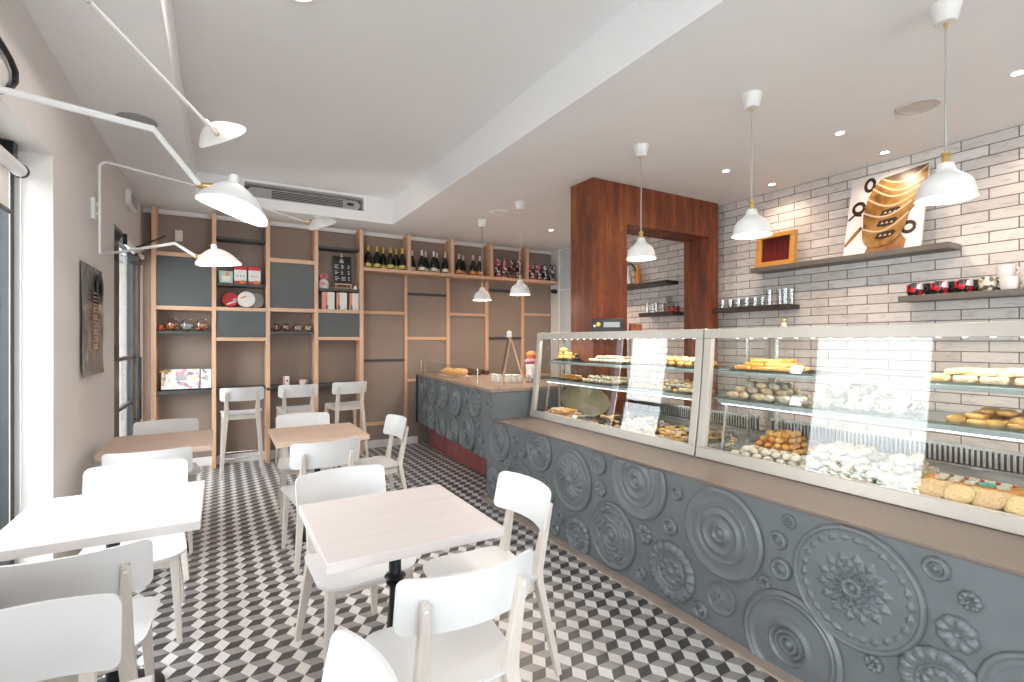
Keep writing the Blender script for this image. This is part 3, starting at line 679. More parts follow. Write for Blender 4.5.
s0 = chair('white wooden bar stool nearest the glass door', 'white bar stools', .655, .925, True)
for i, (x, y, rz, lab) in enumerate(((.19, 6.03, 0, None), (.735, 6.10, 0, 'white wooden bar stool in the middle of the three, behind the beech table'), (1.285, 6.19, .12, 'white wooden bar stool farthest from the glass door'))):
    if i == 0: s0.location = (x, y, 0)
    else: dup(s0, (x, y, 0), rz, lab)
def table(label, x, y, m, w=.60, d=.62):
    t = root('cafe_table', label, 'table', (x, y, 0), 0, 'square cafe tables')
    MB().box(-w / 2, w / 2, -d / 2, d / 2, .706, .74).build('tabletop', m, t, bev=.003)
    MB().lathe([(.022, .012), (.040, .02), (.026, .06), (.024, .10), (.036, .20), (.037, .26), (.026, .38), (.021, .45), (.020, .478), (.032, .484), (.034, .492), (.022, .498), (.034, .504), (.040, .512), (.034, .520), (.023, .526), (.0225, .693)], 24).build('pedestal', 'dark', t)
    MB().lathe([(.168, .001), (.168, .010), (.155, .016), (.05, .028), (.03, .032), (0, .032)], 40).build('base', 'dark', t)
    MB().box(-.12, .12, -.015, .015, .6945, .7055).build('spreader', 'dark', t); MB().box(-.015, .015, -.12, .12, .6935, .7045).build('spreader', 'dark', t)
    return t
table('square pale pinkish wood table in the foreground by the counter', .57, 1.86, 'table_pale')
table('square beech table in front of the bar stools', .607, 3.86, 'table_beech')
table('square white table beside the tall window, brightly lit', -.365, 2.475, 'table_white')
table('square beech table beside the glass door', -.340, 4.02, 'table_beech', .58, .66)
table('square white table of which only a corner shows at the bottom edge', -.415, .905, 'table_white')

# ------------------------------------------------------------------ pendants over the counter
def pendant(label, x, y, z):
    t = root('pendant_lamp', label, 'pendant lamp', (x, y, z), 0, 'white pendant lamps over the counter'); L = ZC - .001 - z
    MB().lathe([(.034, L - .08), (.040, L - .075), (.056, L - .004), (.056, L)], 28).build('ceiling_rose', 'white', t)
    MB().tube([(0, 0, L - .08), (.002, 0, L * .6), (-.002, 0, L * .3 + .1), (0, 0, .19)], .0042, 8).build('cord', 'cord', t)
    MB().lathe([(.006, L - .10), (.008, L - .08)], 10).build('cord_grip', 'brass', t)
    MB().lathe([(.024, .146), (.024, .150), (.013, .153), (.013, .183), (.017, .186), (.017, .196), (.006, .2)], 16).build('socket', 'brass', t)
    sh = MB(); pr = [(.108, 0), (.103, .008), (.0985, .035), (.092, .062), (.077, .085), (.054, .103), (.040, .112), (.034, .122), (.027, .150)]
    sh.lathe(pr, 40, capb=False, capt=False); sh.lathe([(r - .0035, z - (.003 if i else 0)) for i, (r, z) in enumerate(pr)], 40, capb=False, capt=False)
    sh.build('shade', 'white', t)
    MB().lathe([(0, .03), (.018, .036), (.026, .052), (.022, .072), (.012, .09), (.012, .12)], 16, capt=False).build('bulb', 'bulb', t)
for a in ((2.65, .905, 2.0, 'white metal pendant lamp nearest the camera, in front of the picture of cups'), (2.65, 1.80, 2.008, 'white metal pendant lamp in front of the brick wall beside the wooden framed sign'), (2.65, 2.68, 2.0, 'white metal pendant lamp hanging before the rusty portal'), (2.65, 4.39, 1.875, 'white metal pendant lamp just past the rusty portal, before the coffee packs'), (2.66, 5.27, 1.88, 'white metal pendant lamp farthest from the camera')):
    pendant(a[3], *a[:3])

# ------------------------------------------------------------------ white swing-arm wall lamps
def P3(u, v, d): return (((251.5 + (u - 512) * .8643) * d / 500), ((432.1 - (u - 512) * .503) * d / 500), 1.4 + (341 - v) * d / 500)
def shade(parent, p1, p2, up, pivot, on=True, b_=.085, sh_=-.25):
    p1, p2 = Vector(p1), Vector(p2); c = (p1 + p2) / 2; X = (p2 - p1).normalized(); a = (p2 - p1).length / 2
    Z = Vector(up); Z = (Z - X * Z.dot(X)).normalized(); Y_ = Z.cross(X); o0 = Vector(parent.location)
    H = .085
    def f(off):
        def g(u, v):
            th = 2 * PI * u; ct, st = math.cos(th), math.sin(th); q = .10 + .90 * v
            x = a * ct * q ** .9; y = b_ * st * q ** .8
            z = H * (1 - q ** 1.7) - .012 * q * q * ct + .016 * q * q * st * st
            return c - o0 + X * (x - .012 * (1 - v)) + Y_ * y + Z * (z + off)
        return g
    g1, g2 = f(0), f(-.004)
    s = MB().slab(lambda u, v: (g1(u, v), g2(u, v)), 36, 10).build('shade', 'white', parent, ang=70)
    n = c - o0 + X * (-.012) + Z * (H - .006)
    MB().lathe([(.017, -.004), (.0145, .01), (.0145, .026), (.012, .030), (0, .031)], 16, n, ax=(X, Y_, Z)).build('shade_cap', 'white', s)
    MB().lathe([(0, -.022), (.015, -.014), (.020, 0), (.015, .014), (.010, .03), (.010, .045)], 12, c - o0 + X * (-.01) + Z * .022, ax=(X, Y_, Z), capt=False).build('bulb', 'bulb' if on else 'white', s)
    pv = Vector(pivot) - o0; e = c - o0 + X * (a * sh_) + Z * (H * .75)
    b = MB(); b.tube([pv, pv + (e - pv) * .5, e], [.007, .010, .007], 10); b.tube([pv - Z * .008, pv + Z * .008], .011, 10); b.build('swivel_joint', 'brass', parent)
    return c - Z * .004
def fixture(label, y, upper, lower, curved=True):
    t = root('wall_lamp', label, 'wall lamp', (XL, y, 2.25), 0, 'white swing-arm wall lamps'); o = Vector(t.location)
    MB().box(.001, .022, -.028, .028, -.07, .07).build('wall_plate', 'white', t, bev=.004)
    x = .042; zt, zb = 2.566 - 2.25, 1.954 - 2.25
    for z in (.03, -.03): MB().tube([(.02, 0, z), (x, 0, z)], .007, 8).build('bracket', 'white', t)
    U = [Vector(p) - o for p in upper]; Lw = [Vector(p) - o for p in lower]
    du = (U[0] - Vector((x, 0, zt))); du.z = 0; du.normalize(); dl = (Lw[0] - Vector((x, 0, zb))); dl.z = 0; dl.normalize(); rr = .05
    c1 = Vector((x, 0, zt - rr)) + du * rr; c2 = Vector((x, 0, zb + rr * .6)) + dl * rr * .6
    path = [U[-1]] + list(reversed(U[:-1])) + list(reversed(arc(c1, rr, PI, PI / 2, 7, du, (0, 0, 1)))) + arc(c2, rr * .6, PI, PI * 1.5, 6, dl, (0, 0, 1)) + Lw
    MB().tube(path, .0085, 12).build('arm', 'white', t)
    q = MB().tube([U[0] - (U[0] - c1).normalized() * .006, U[0] + (U[0] - c1).normalized() * .006], .0098, 10).build('arm_collar', 'grey', t)
    return t
SH = []
t = fixture('white two-armed swing lamp reaching in from the side wall close to the camera', 1.44, [(-.394, 2.21, 2.566), P3(217, 134, 2.58)], [(-.153, 1.60, 1.954), (-.056, 1.775, 1.87)])
SH.append(shade(t, P3(196, 198, 1.46), P3(266, 222, 1.62), (0, 0, 1), (-.056, 1.775, 1.87)))
SH.append(shade(t, P3(201, 146, 2.72), P3(244, 128, 2.68), (-.25, -.75, .6), P3(217, 134, 2.58), False, .085, .0))
t = fixture('white two-armed swing lamp on the side wall above the poster', 4.13, [(-.14, 4.45, 2.566), (.665, 4.93, 2.495)], [(-.225, 3.41, 1.954), (-.115, 3.245, 1.862)])
SH.append(shade(t, P3(196, 266, 2.70), P3(241, 261, 2.76), (.03, .16, 1), (-.115, 3.245, 1.862)))
SH.append(shade(t, P3(309, 230, 4.55), P3(336, 220, 4.6), (-.45, -.55, .8), (.665, 4.93, 2.495)))
MEDS = [('star', 'n', 0.979, 0.473, 0.228), ('rosette', 'n', 1.229, 0.643, 0.032), ('ring', 'n', 1.273, 0.55, 0.039), ('ring', 'n', 1.26, 0.431, 0.047), ('ring', 'n', 0.728, 0.643, 0.04), ('flower', 'n', 0.641, 0.574, 0.032), ('flower', 'n', 0.673, 0.453, 0.059), ('flower', 'n', 0.912, 0.224, 0.032), ('rings', 'n', 0.47, 0.33, 0.155), ('plain', 'n', 1.223, 0.134, 0.211), ('frill', 'n', 0.712, 0.257, 0.126), ('wide', 'n', 1.552, 0.486, 0.214), ('wide', 'n', 2.105, 0.599, 0.214), ('ornate', 'n', 2.322, 0.221, 0.2), ('shell', 'n', 2.728, 0.463, 0.211), ('ornate', 'n', 2.452, 0.629, 0.075), ('flower', 'n', 2.431, 0.475, 0.055), ('ring', 'n', 1.823, 0.607, 0.038), ('ring', 'n', 1.868, 0.418, 0.047), ('flower', 'n', 2.053, 0.316, 0.058), ('frill', 'n', 1.859, 0.185, 0.156), ('ring', 'n', 2.077, 0.089, 0.039), ('ring', 'n', 1.673, 0.066, 0.043), ('ornate', 'n', 1.554, 0.176, 0.078), ('flower', 'n', 1.335, 0.346, 0.03), ('frill', 'n', 2.661, 0.094, 0.132), ('ring', 'n', 2.908, 0.069, 0.045), ('ring', 'n', 2.854, 0.169, 0.038), ('ring', 'n', 2.971, 0.271, 0.036), ('ring', 'n', 3.073, 0.353, 0.045), ('ornate', 'n', 3.123, 0.584, 0.157), ('rings', 'n', 3.381, 0.268, 0.171), ('shell', 'n', 3.852, 0.178, 0.149), ('rosette', 'n', 3.609, 0.369, 0.058), ('rings', 'n', 3.755, 0.547, 0.177), ('ring', 'n', 3.471, 0.609, 0.042), ('ring', 'n', 3.359, 0.519, 0.043), ('rosette', 'n', 3.505, 0.472, 0.036), ('rings', 'f', 4.494, 0.503, 0.21), ('ring', 'f', 4.129, 0.504, 0.054), ('ring', 'f', 4.202, 0.621, 0.042), ('ring', 'f', 4.12, 0.364, 0.052), ('rosette', 'f', 4.233, 0.366, 0.042), ('rosette', 'f', 3.962, 0.858, 0.065), ('frill', 'f', 4.29, 0.812, 0.145), ('ring', 'f', 4.513, 0.851, 0.068), ('shell', 'f', 4.825, 0.784, 0.171), ('shell', 'f', 5.232, 0.814, 0.161), ('rings', 'f', 5.64, 0.813, 0.168), ('ornate', 'f', 6.029, 0.843, 0.139), ('flower', 'f', 5.701, 0.469, 0.155), ('rings', 'f', 5.321, 0.409, 0.165), ('ornate', 'f', 4.917, 0.437, 0.184), ('rosette', 'f', 5.418, 0.672, 0.046), ('rosette', 'f', 4.963, 0.67, 0.05), ('ring', 'f', 4.66, 0.328, 0.046), ('rings', 'f', 6.025, 0.549, 0.123)]
# ------------------------------------------------------------------ the counter with its plaster roses
KS = .0766
t = root('bar_counter', 'long grey counter covered with round plaster roses, brown ledge on top', 'counter', (2.06, 2.0, 0)); CT = t; CO = Vector(t.location)
def cpart(b, name, m, parent=CT, **k):
    b.v = [tuple(Vector(p) - CO) for p in b.v]; return b.build(name, m, parent, **k)
cpart(MB().prism([(2.06, YF + .001), (3.22, YF + .001), (3.22, 3.36), (2.77, 3.36), (2.77, 3.98), (2.06, 3.98)], .001, .6995), 'front_panel', 'counter', smooth=False)
b = MB(); b.prism([(2.052, YF + .001), (3.22, YF + .001), (3.22, 3.365), (2.775, 3.365), (2.775, 3.878), (2.052, 3.878)], .70, .7145); cpart(b, 'ledge', 'ledge', bev=.003)
XF = 2.06 + (6.355 - 3.88) * KS
cpart(MB().prism([(2.06, 3.882), (3.05, 3.882), (3.05, 6.355), (XF, 6.355)], .335, .948), 'raised_block', 'counter', smooth=False)
cpart(MB().prism([(2.05, 3.872), (3.06, 3.872), (3.06, 6.357), (XF - .01, 6.357)], .9485, .975), 'countertop', 'ctop', bev=.002)
cpart(MB().prism([(2.36, 3.985), (3.0, 3.985), (3.0, 6.35), (2.40, 6.35)], .001, .3345), 'plinth', 'plinth', smooth=False)
cpart(MB().box(XF - .02, XF + .001, 6.340, 6.3545, .33, .95), 'end_strip', 'black', smooth=False)
def relief(kind, R_):
    bp = lambda r, c, w: max(0.0, 1 - ((r - c) / w) ** 2)
    e = .006 + .03 * R_; A_ = .013 + .082 * R_; tri = lambda x: abs((x / PI) % 2 - 1)
    
    def h(r, th):
        if kind == 'ring': return e + A_ * (.9 * bp(r, .74, .24) + .75 * bp(r, 0, .30) - .2 * bp(r, .45, .15)) * .8
        if kind == 'rings': return e + A_ * (.30 * bp(r, .93, .07) + .18 * bp(r, .80, .05) + .35 * bp(r, .5, .07) + .30 * bp(r, .36, .06) + .5 * bp(r, .22, .06) + .7 * bp(r, 0, .13) + .22 * max(0, .6 - r))
        if kind == 'plain': return e + A_ * (.36 * bp(r, .93, .05) + .26 * bp(r, .83, .045) - .12 * bp(r, .68, .16) + .50 * bp(r, .36, .05) + .42 * bp(r, .25, .05) + .45 * bp(r, .15, .05) + .55 * bp(r, 0, .10))
        if kind == 'wide': return e + A_ * (.30 * bp(r, .93, .05) + .22 * bp(r, .86, .03) + .34 * bp(r, .62, .045) + .22 * max(0, 1 - (r / .62) ** 2) + .30 * bp(r, .44, .05) - .18 * bp(r, .31, .07) + .42 * bp(r, .17, .05) + .42 * bp(r, 0, .11))
        if kind == 'star':
            z = e * .8 + A_ * .35 * bp(r, .95, .045) + A_ * .06 * bp(r, .89, .02)
            z += A_ * .40 * max(0, 1 - abs(r - .80) / .065 - (1 - tri(th * 26)))
            for c, w, k, ph in ((.47, .12, 14, 0), (.37, .11, 14, 1), (.28, .09, 14, 0), (.20, .07, 14, 1)):
                z += A_ * (.50 + .25 * (.5 - r)) * max(0, 1 - abs(r - c) / w - 1.0 * (1 - tri(th * k + ph * PI)))
            return z + A_ * (.5 * bp(r, .12, .05) + .35 * bp(r, 0, .06)) + (A_ * .16 * max(0, .5 - r) if r < .5 else 0)
        if kind == 'flower': return e + A_ * ((.30 + .55 * abs(math.cos(th * 4))) * bp(r, .66, .38) + .9 * bp(r, 0, .22))
        if kind == 'rosette': return e + A_ * (.5 * bp(r, .85, .16) + (.35 + .35 * math.cos(th * 8)) * bp(r, .5, .25) + .8 * bp(r, 0, .2))
        if kind == 'frill':
            z = e + A_ * (.42 + .22 * abs(math.sin(th * 9)) + .08 * math.sin(th * 36)) * bp(r, .80, .20)
            return z + A_ * (.4 * bp(r, .55, .06) + (.25 + .14 * math.cos(th * 9)) * bp(r, .36, .10) + .6 * bp(r, 0, .12))
        if kind == 'shell':
            z = e + A_ * (.25 * bp(r, .94, .06) + .2 * bp(r, .72, .05))
            if r < .68: z += A_ * (.85 * max(0, 1 - (r / .68) ** 2) ** .5 * .7 + .42 * (abs(math.cos(8 * (th + 1.1 * r))) - .5) * bp(r, .40, .28) + .45 * bp(r, 0, .12))
            return z
        z = e + A_ * (.35 * bp(r, .94, .06) + .3 * bp(r, .42, .05) + .4 * bp(r, .26, .06) + .6 * bp(r, 0, .12))
        return z + A_ * .30 * math.sin(th * 10 + 5 * math.sin(14 * r)) * math.sin(19 * r + th * 3) * bp(r, .68, .24)
    return h
for kind, pl, y, z, r in MEDS:
    h = relief(kind, r); big = r > .1
    na = (88 if big else 44); nr = (30 if big else 13)
    if kind == 'star': na, nr = 260, 64
    if kind == 'frill': na = 144
    if pl == 'n': o = Vector((2.06, y, z)); T = Vector((0, 1, 0)); N = Vector((-1, 0, 0)); z0, z1 = .003, .698
    else: o = Vector((2.06 + (y - 3.88) * KS, y, z)); T = Vector((KS, 1, 0)).normalized(); N = Vector((-1, KS, 0)).normalized(); z0, z1 = .337, .946
    ys = (YF, 3.975) if pl == 'n' else (3.885, 6.335)
    rot = R.uniform(0, 6); b = MB(); prev = None
    for i in range(nr + 2):
        q = 1.0 if i == 0 else 1 - (i - 1) / nr * 1.0
        if i == nr + 1:
            c = b.pts([o + N * h(0, 0)])
            for a in range(na): b.face([prev + a, prev + (a + 1) % na, c])
            break
        pts = []
        for a in range(na):
            th = 2 * PI * a / na; rr = q * r; hh = 0 if i == 0 else h(q, th + rot)
            if kind == 'flower': rr *= .88 + .12 * abs(math.cos((th + rot) * 4))
            if kind == 'frill': rr *= .95 + .05 * abs(math.sin((th + rot) * 9))
            p = o + T * (rr * math.cos(th)) + Vector((0, 0, rr * math.sin(th))) + N * hh
            if p.z > z1: p = p - N * max(0, hh - .006)
            p.z = min(max(p.z, z0), z1)
            if not ys[0] < p.y < ys[1]: p = p + T * ((min(max(p.y, ys[0]), ys[1]) - p.y) / T.y)
            pts.append(p)
        j = b.pts(pts)
        if prev is not None:
            for a in range(na): b.face([prev + a, prev + (a + 1) % na, j + (a + 1) % na, j + a])
        prev = j
    cpart(b, 'plaster_rose', 'counter', ang=50)

# ------------------------------------------------------------------ glass display cases
def FP(y, s, dx=0.0): return Vector((2.43 + .083 * (1.45 * s - .45 * s * s) + dx, y, .7158 + .7565 * s))
def display_case(label, y0, y1, notch=None):
    t = root('display_case', label, 'display case', (2.43, y0, .7155), 0, 'glass pastry display cases'); o = Vector(t.location)
    def pb(b, name, m, parent=t, **k):
        b.v = [tuple(Vector(p) - o) for p in b.v]; return b.build(name, m, parent, **k)
    def q(b, ya, yb, sa, sb, d0, d1):
        n = max(1, round((sb - sa) * 16)); k = None
        for i in range(n + 1):
            s_ = sa + (sb - sa) * i / n; j = b.pts([FP(ya, s_, d0), FP(ya, s_, d1), FP(yb, s_, d1), FP(yb, s_, d0)])
            if k is None: b.face([j + 3, j + 2, j + 1, j])
            else:
                for a in range(4): b.face([k + a, k + (a + 1) % 4, j + (a + 1) % 4, j + a])
            k = j
        b.face([k, k + 1, k + 2, k + 3]); return b
    b = MB(); q(b, y0, y1, 0, .078, 0, .035); q(b, y0, y1, .925, 1, 0, .035); q(b, y0, y0 + .052, .0785, .9245, 0, .035); q(b, y1 - .052, y1, .0785, .9245, 0, .035)
    pb(b, 'front_frame', 'frame', bev=.003)
    b = MB(); q(b, y0 + .0525, y1 - .0525, .0787, .9243, .010, .016); pb(b, 'front_glass', 'glass')
    yn = notch or y1; xe = 2.765 if notch else 3.2          # beyond yn the case is shallower, the portal post stands behind it
    out = lambda d: [(2.55, y0 + d), (3.2 - d, y0 + d), (3.2 - d, yn - d)] + ([(xe - d, yn - d), (xe - d, y1 - d)] if notch else []) + [(2.55, y1 - d)]
    b = MB(); b.box(2.55, 3.2, y0 + .003, y0 + .03, 1.445, 1.472); b.box(2.55, xe, y1 - .03, y1 - .003, 1.445, 1.472); b.box(3.16, 3.2, y0 + .031, yn - .031, 1.445, 1.472)
    b.box(3.17, 3.2, y0 + .003, y0 + .03, .7165, 1.4445); b.box(3.17, 3.2, yn - .03, yn - .003, .7165, 1.4445); b.box(3.17, 3.2, y0 + .031, yn - .031, .7165, .80)
    if notch: b.box(xe, 3.2, yn - .03, yn - .003, 1.445, 1.472); b.box(xe - .03, xe, yn, y1 - .031, 1.445, 1.472); b.box(xe - .02, xe, y1 - .025, y1 - .003, .7165, 1.4445)
    pb(b, 'rear_frame', 'frame', bev=.002)
    pb(MB().prism(out(.031), 1.460, 1.466), 'top_glass', 'glass', smooth=False)
    for y, xb in ((y0 + .012, 3.168), (y1 - .018, xe - .024)):
        b = MB(); b.hexa([(2.478, y, .75), (xb, y, .75), (xb, y + .006, .75), (2.478, y + .006, .75), (2.549, y, 1.44), (xb, y, 1.44), (xb, y + .006, 1.44), (2.549, y + .006, 1.44)]); pb(b, 'end_glass', 'glass', smooth=False)
    if notch: pb(MB().box(xe - .014, xe - .008, yn + .002, y1 - .03, .80, 1.4445), 'rear_glass', 'glass', smooth=False)
    P = out(.004); P = [(2.472 if x == 2.55 else x, y) for x, y in P]; pb(MB().prism(P, .7165, .747), 'deck', 'steel', smooth=False)
    ve = yn - .04
    pb(MB().box(3.12, 3.125, y0 + .04, ve, .80, .885), 'vent_backing', 'black'); b = MB(); n = int((ve - y0 - .06) / .021)
    for k in range(n): b.box(3.110, 3.118, y0 + .05 + k * .021, y0 + .061 + k * .021, .805, .88)
    b.box(3.107, 3.126, y0 + .04, ve, .881, .897); b.box(3.107, 3.126, y0 + .04, ve, .787, .80); pb(b, 'vent_grille', 'steel', smooth=False)
    for x0, z in ((2.545, 1.058), (2.60, 1.219)):
        P = [(x0, y0 + .06), (3.06, y0 + .06), (3.06, yn - .06)] + ([(2.745, yn - .06), (2.745, y1 - .06)] if notch else []) + [(x0, y1 - .06)]
        s = pb(MB().prism(P, z, z + .008), 'glass_shelf', 'shelfglass', smooth=False)
        pb(MB().box(x0 + .004, x0 + .016, y0 + .06, y1 - .06, z - .022, z - .001), 'shelf_rail', 'shelfedge', s, bev=.002)
        pb(MB().box(3.03, 3.045, y0 + .06, yn - .06, z - .022, z - .001), 'shelf_rail', 'steel', s, bev=.002)
    ym = (y0 + y1) / 2
    for y in (y0 + .09, y1 - .11):
        xb = 3.075 if y < yn - .1 else 2.735
        b = MB(); b.bar((xb, y, .748), (xb, y, 1.455), .018, .018, up=(1, 0, 0))
        for x0, z in ((2.565, 1.036), (2.62, 1.197)): b.bar((x0, y, z), (xb, y, z - .004), .014, .006, None, .022)
        b.bar((2.53, y, .748), (2.575, y, 1.03), .010, .016, up=(1, 0, 0)); pb(b, 'shelf_post', 'steel')
    b = MB(); b.box(2.556, 2.60, y0 + .06, y1 - .06, 1.425, 1.444); pb(b, 'light_strip', 'white')
    b = MB()
    for k in range(int((y1 - y0 - .2) / .085)): b.lathe([(0, -.012), (.016, -.008), (.020, 0)], 10, (2.578, y0 + .12 + k * .085, 1.425), capt=False)
    pb(b, 'led_lenses', 'led')
    pb(MB().box(2.565, 2.585, y0 + .08, y1 - .08, 1.026, 1.034), 'shelf_light', 'added_glow')  # invented glowing bar, goes with the added deck fill
    return t
display_case('glass pastry display case farther from the camera, next to the raised counter end', 2.027, 3.86, 3.36)
display_case('glass pastry display case nearer the camera with the wide bright window reflection', .19, 2.017)

# ------------------------------------------------------------------ pastries: a few shapes, every piece its own object
def blob(r, sz, jit, seed, mname, nm, seg=12):
    q = random.Random(seed); b = MB(); pr = [(math.sin(PI * k / 8) * r, -math.cos(PI * k / 8) * r * sz) for k in range(9)]
    pr[0] = (0, pr[0][1]); pr[-1] = (0, pr[-1][1]); b.lathe(pr, seg); b.v = [tuple(c * (1 + q.uniform(-jit, jit)) for c in p) for p in b.v]
    b.v = [(x, y, z + r * sz) for x, y, z in b.v]; return b.mesh(nm, mname, ang=80)
def rollm(l, r, mname, nm, ridges=5, bend=.2):
    b = MB(); n = 16; P = []; Q = []
    for k in range(n + 1):
        s = k / n * 2 - 1; P.append((s * l / 2, bend * l * s * s, r)); Q.append(r * max(.15, (1 - abs(s) ** 2.6)) ** .6 * (1 + .10 * math.cos(s * ridges * PI)))
    b.tube(P, Q, 10); return b.mesh(nm, mname, ang=70)
def stickm(l, w, h, mname, nm):
    b = MB(); P = rrect(l, w, w * .35, 3); k = None; n = len(P)
    for sc, z in ((.94, 0), (1, h * .3), (1, h * .7), (.9, h)):
        j = b.pts([(x * sc, y * sc, z) for x, y in P])
        if k is None: b.face([j + i for i in reversed(range(n))])
        else:
            for i in range(n): b.face([k + i, k + (i + 1) % n, j + (i + 1) % n, j + i])
        k = j
    b.face([k + i for i in range(n)]); return b.mesh(nm, mname, ang=60)
def ringm(R1, r, mname, nm):
    b = MB(); n = 18; P = [(R1 * math.cos(2 * PI * k / n), R1 * math.sin(2 * PI * k / n), r) for k in range(n + 1)]
    b.tube(P, r, 8, cap=False); return b.mesh(nm, mname, ang=80)
def discm(r, h, mname, nm, dome=.3):
    return MB().lathe([(r * .9, 0), (r, h * .35), (r * .97, h * .7), (r * .7, h * (.85 + dome * .3)), (0, h * (1 + dome * .4))], 20).mesh(nm, mname, ang=60)
def crispm(l, w, mname, nm, seed):
    q = random.Random(seed); a, c, d = q.uniform(0, 6), q.uniform(5, 9), q.uniform(.010, .02)
    def f(u, v):
        x = (u - .5) * l; y = (v - .5) * w * (1 + .15 * math.sin(9 * u)); z = d * math.sin(c * u + a) + .35 * d * math.sin(5 * v + a) + d * 1.3
        return (x, y, z), (x, y, z - .0035)
    return MB().slab(f, 14, 4).mesh(nm, mname, ang=70)
def heap(name, label, cat, group, meshes, xs, ys, z, pitch, layers=1, lift=.03, tilt=.2, rz=None, shrink=.8, limit=99):
    cnt = 0; x0, x1 = xs; y0, y1 = ys
    for L_ in range(layers):
        f = shrink ** L_; cx, cy = (x0 + x1) / 2, (y0 + y1) / 2; w, d = (x1 - x0) * f, (y1 - y0) * f
        nx, ny = max(1, round(w / pitch[0])), max(1, round(d / pitch[1]))
        for i in range(nx):
            for j in range(ny):
                if cnt >= limit: return
                if layers > 1 and L_ > 0 and R.random() < .12: continue
                x = cx - w / 2 + w * (i + .5) / nx + R.uniform(-.12, .12) * pitch[0]; y = cy - d / 2 + d * (j + .5) / ny + R.uniform(-.12, .12) * pitch[1]
                a = R.uniform(0, 6.28) if rz is None else rz + R.uniform(-.2, .2)
                inst(name, R.choice(meshes), (x, y, z + .002 + L_ * lift), (R.uniform(-tilt, tilt) if L_ else R.uniform(-.03, .03), R.uniform(-tilt, tilt) if L_ else R.uniform(-.03, .03), a), (R.uniform(.92, 1.08),) * 3, label, cat, group); cnt += 1
def tray(label, xs, ys, z, m, h=.008):
    b = MB(); x0, x1 = xs; y0, y1 = ys; cx, cy = (x0 + x1) / 2, (y0 + y1) / 2; P = rrect(x1 - x0, y1 - y0, .015, 3)
    b.prism(P, 0, .003); n = len(P)
    j = b.pts([(x, y, .003) for x, y in P]); k = b.pts([(x * 1.01 + (.002 if x > 0 else -.002), y * 1.01 + (.002 if y > 0 else -.002), h) for x, y in P])
    for i in range(n): b.face([j + i, j + (i + 1) % n, k + (i + 1) % n, k + i])
    tag(b.build('pastry_tray', m, loc=(cx, cy, z + .001)), label, 'tray')
Z0, Z1, Z2 = .747, 1.066, 1.227
mk = lambda f, *a: f(*a)
M['powdered'] = crust('powdered_crust', (.36, .28, .20, 1), (.80, .76, .70, 1), 30)
M['goldseed'] = crust('golden_sesame_crust', (.50, .30, .12, 1), (.78, .55, .28, 1), 120, .8)
FR = [rollm(.085, .020, 'orangebun', 'bun'), rollm(.075, .022, 'golden', 'bun')]
COOK = [discm(.022, .014, 'golden', 'biscuit'), discm(.020, .014, 'pale', 'biscuit'), stickm(.05, .022, .014, 'golden', 'biscuit')]
SHELLC = [rollm(.055, .014, 'pale', 'biscuit', 6, .15), rollm(.05, .013, 'sugar', 'biscuit', 5, .12)]
PEB = [blob(.028, .62, .06, 1, 'meringue', 'cookie'), blob(.026, .6, .06, 2, 'sugar', 'cookie')]
GB = [blob(.023, .8, .08, 3, 'golden', 'biscuit'), blob(.022, .75, .08, 4, 'orangebun', 'biscuit')]
CHO = [blob(.024, .7, .1, 5, 'choc', 'chocolate_bun'), ringm(.02, .008, 'choc', 'chocolate_bun')]
RING = [ringm(.021, .009, 'pale', 'ring_biscuit'), ringm(.022, .009, 'golden', 'ring_biscuit')]
CREAM = [rollm(.095, .020, 'sugar', 'cream_roll', 7, .1), rollm(.09, .019, 'pale', 'cream_roll', 6, .1)]
PUFF = [blob(.026, .72, .10, 6, 'sugar', 'cream_puff'), blob(.024, .75, .12, 7, 'meringue', 'cream_puff'), blob(.025, .8, .12, 8, 'pale', 'cream_puff')]
CRISP = [crispm(.085, .036, 'sugar', 'fritter', 10), crispm(.075, .04, 'powdered', 'fritter', 11), crispm(.08, .034, 'powdered', 'fritter', 12)]
GSTK = [stickm(.12, .026, .02, 'golden', 'pastry_stick'), stickm(.115, .026, .02, 'orangebun', 'pastry_stick')]
SLABP = [stickm(.15, .06, .016, 'golden', 'flat_pastry')]
SEEDD = [discm(.055, .022, 'seed', 'seeded_bun', .5), discm(.052, .022, 'goldseed', 'seeded_bun', .5)]
TARTS = [discm(.03, .014, 'pale', 'tartlet', .2), discm(.03, .014, 'orangebun', 'tartlet', .2), stickm(.07, .03, .013, 'pale', 'tartlet')]
F_, N_ = 'in the farther case', 'in the nearer case'
tray('dark tray under the orange fritters ' + F_, (2.620, 2.735), (3.46, 3.76), Z2, 'shelfdark')
heap('fritter', 'orange-brown fritter in the heap on the top shelf ' + F_, 'pastry', 'orange fritters', FR, (2.640, 2.735), (3.55, 3.74), Z2 + .004, (.06, .05), 3, .030)
heap('chocolate_bun', 'dark chocolate bun beside the orange fritters on the top shelf ' + F_, 'pastry', 'chocolate buns', CHO, (2.650, 2.735), (3.47, 3.53), Z2 + .004, (.05, .05), 2, .028)
heap('sugared_roll', 'white sugared roll in the middle of the top shelf ' + F_, 'pastry', 'white sugared rolls', SHELLC, (2.630, 2.850), (2.86, 3.30), Z2, (.06, .05), 2, .024)
heap('sugared_roll', 'small white roll on the top shelf next to the striped rolls ' + F_, 'pastry', 'small white rolls', SHELLC, (2.630, 2.850), (2.62, 2.78), Z2, (.06, .05), 2, .024)
heap('striped_roll', 'pale striped cream roll lying slanted on the top shelf ' + F_, 'pastry', 'striped cream rolls', CREAM[1:] + [rollm(.09, .018, 'golden', 'cream_roll', 8, .1)], (2.630, 2.870), (2.16, 2.58), Z2, (.055, .07), 2, .026, .1, 1.0)
tray('dark tray under the tartlets ' + F_, (2.565, 2.735), (3.38, 3.72), Z1, 'shelfdark')
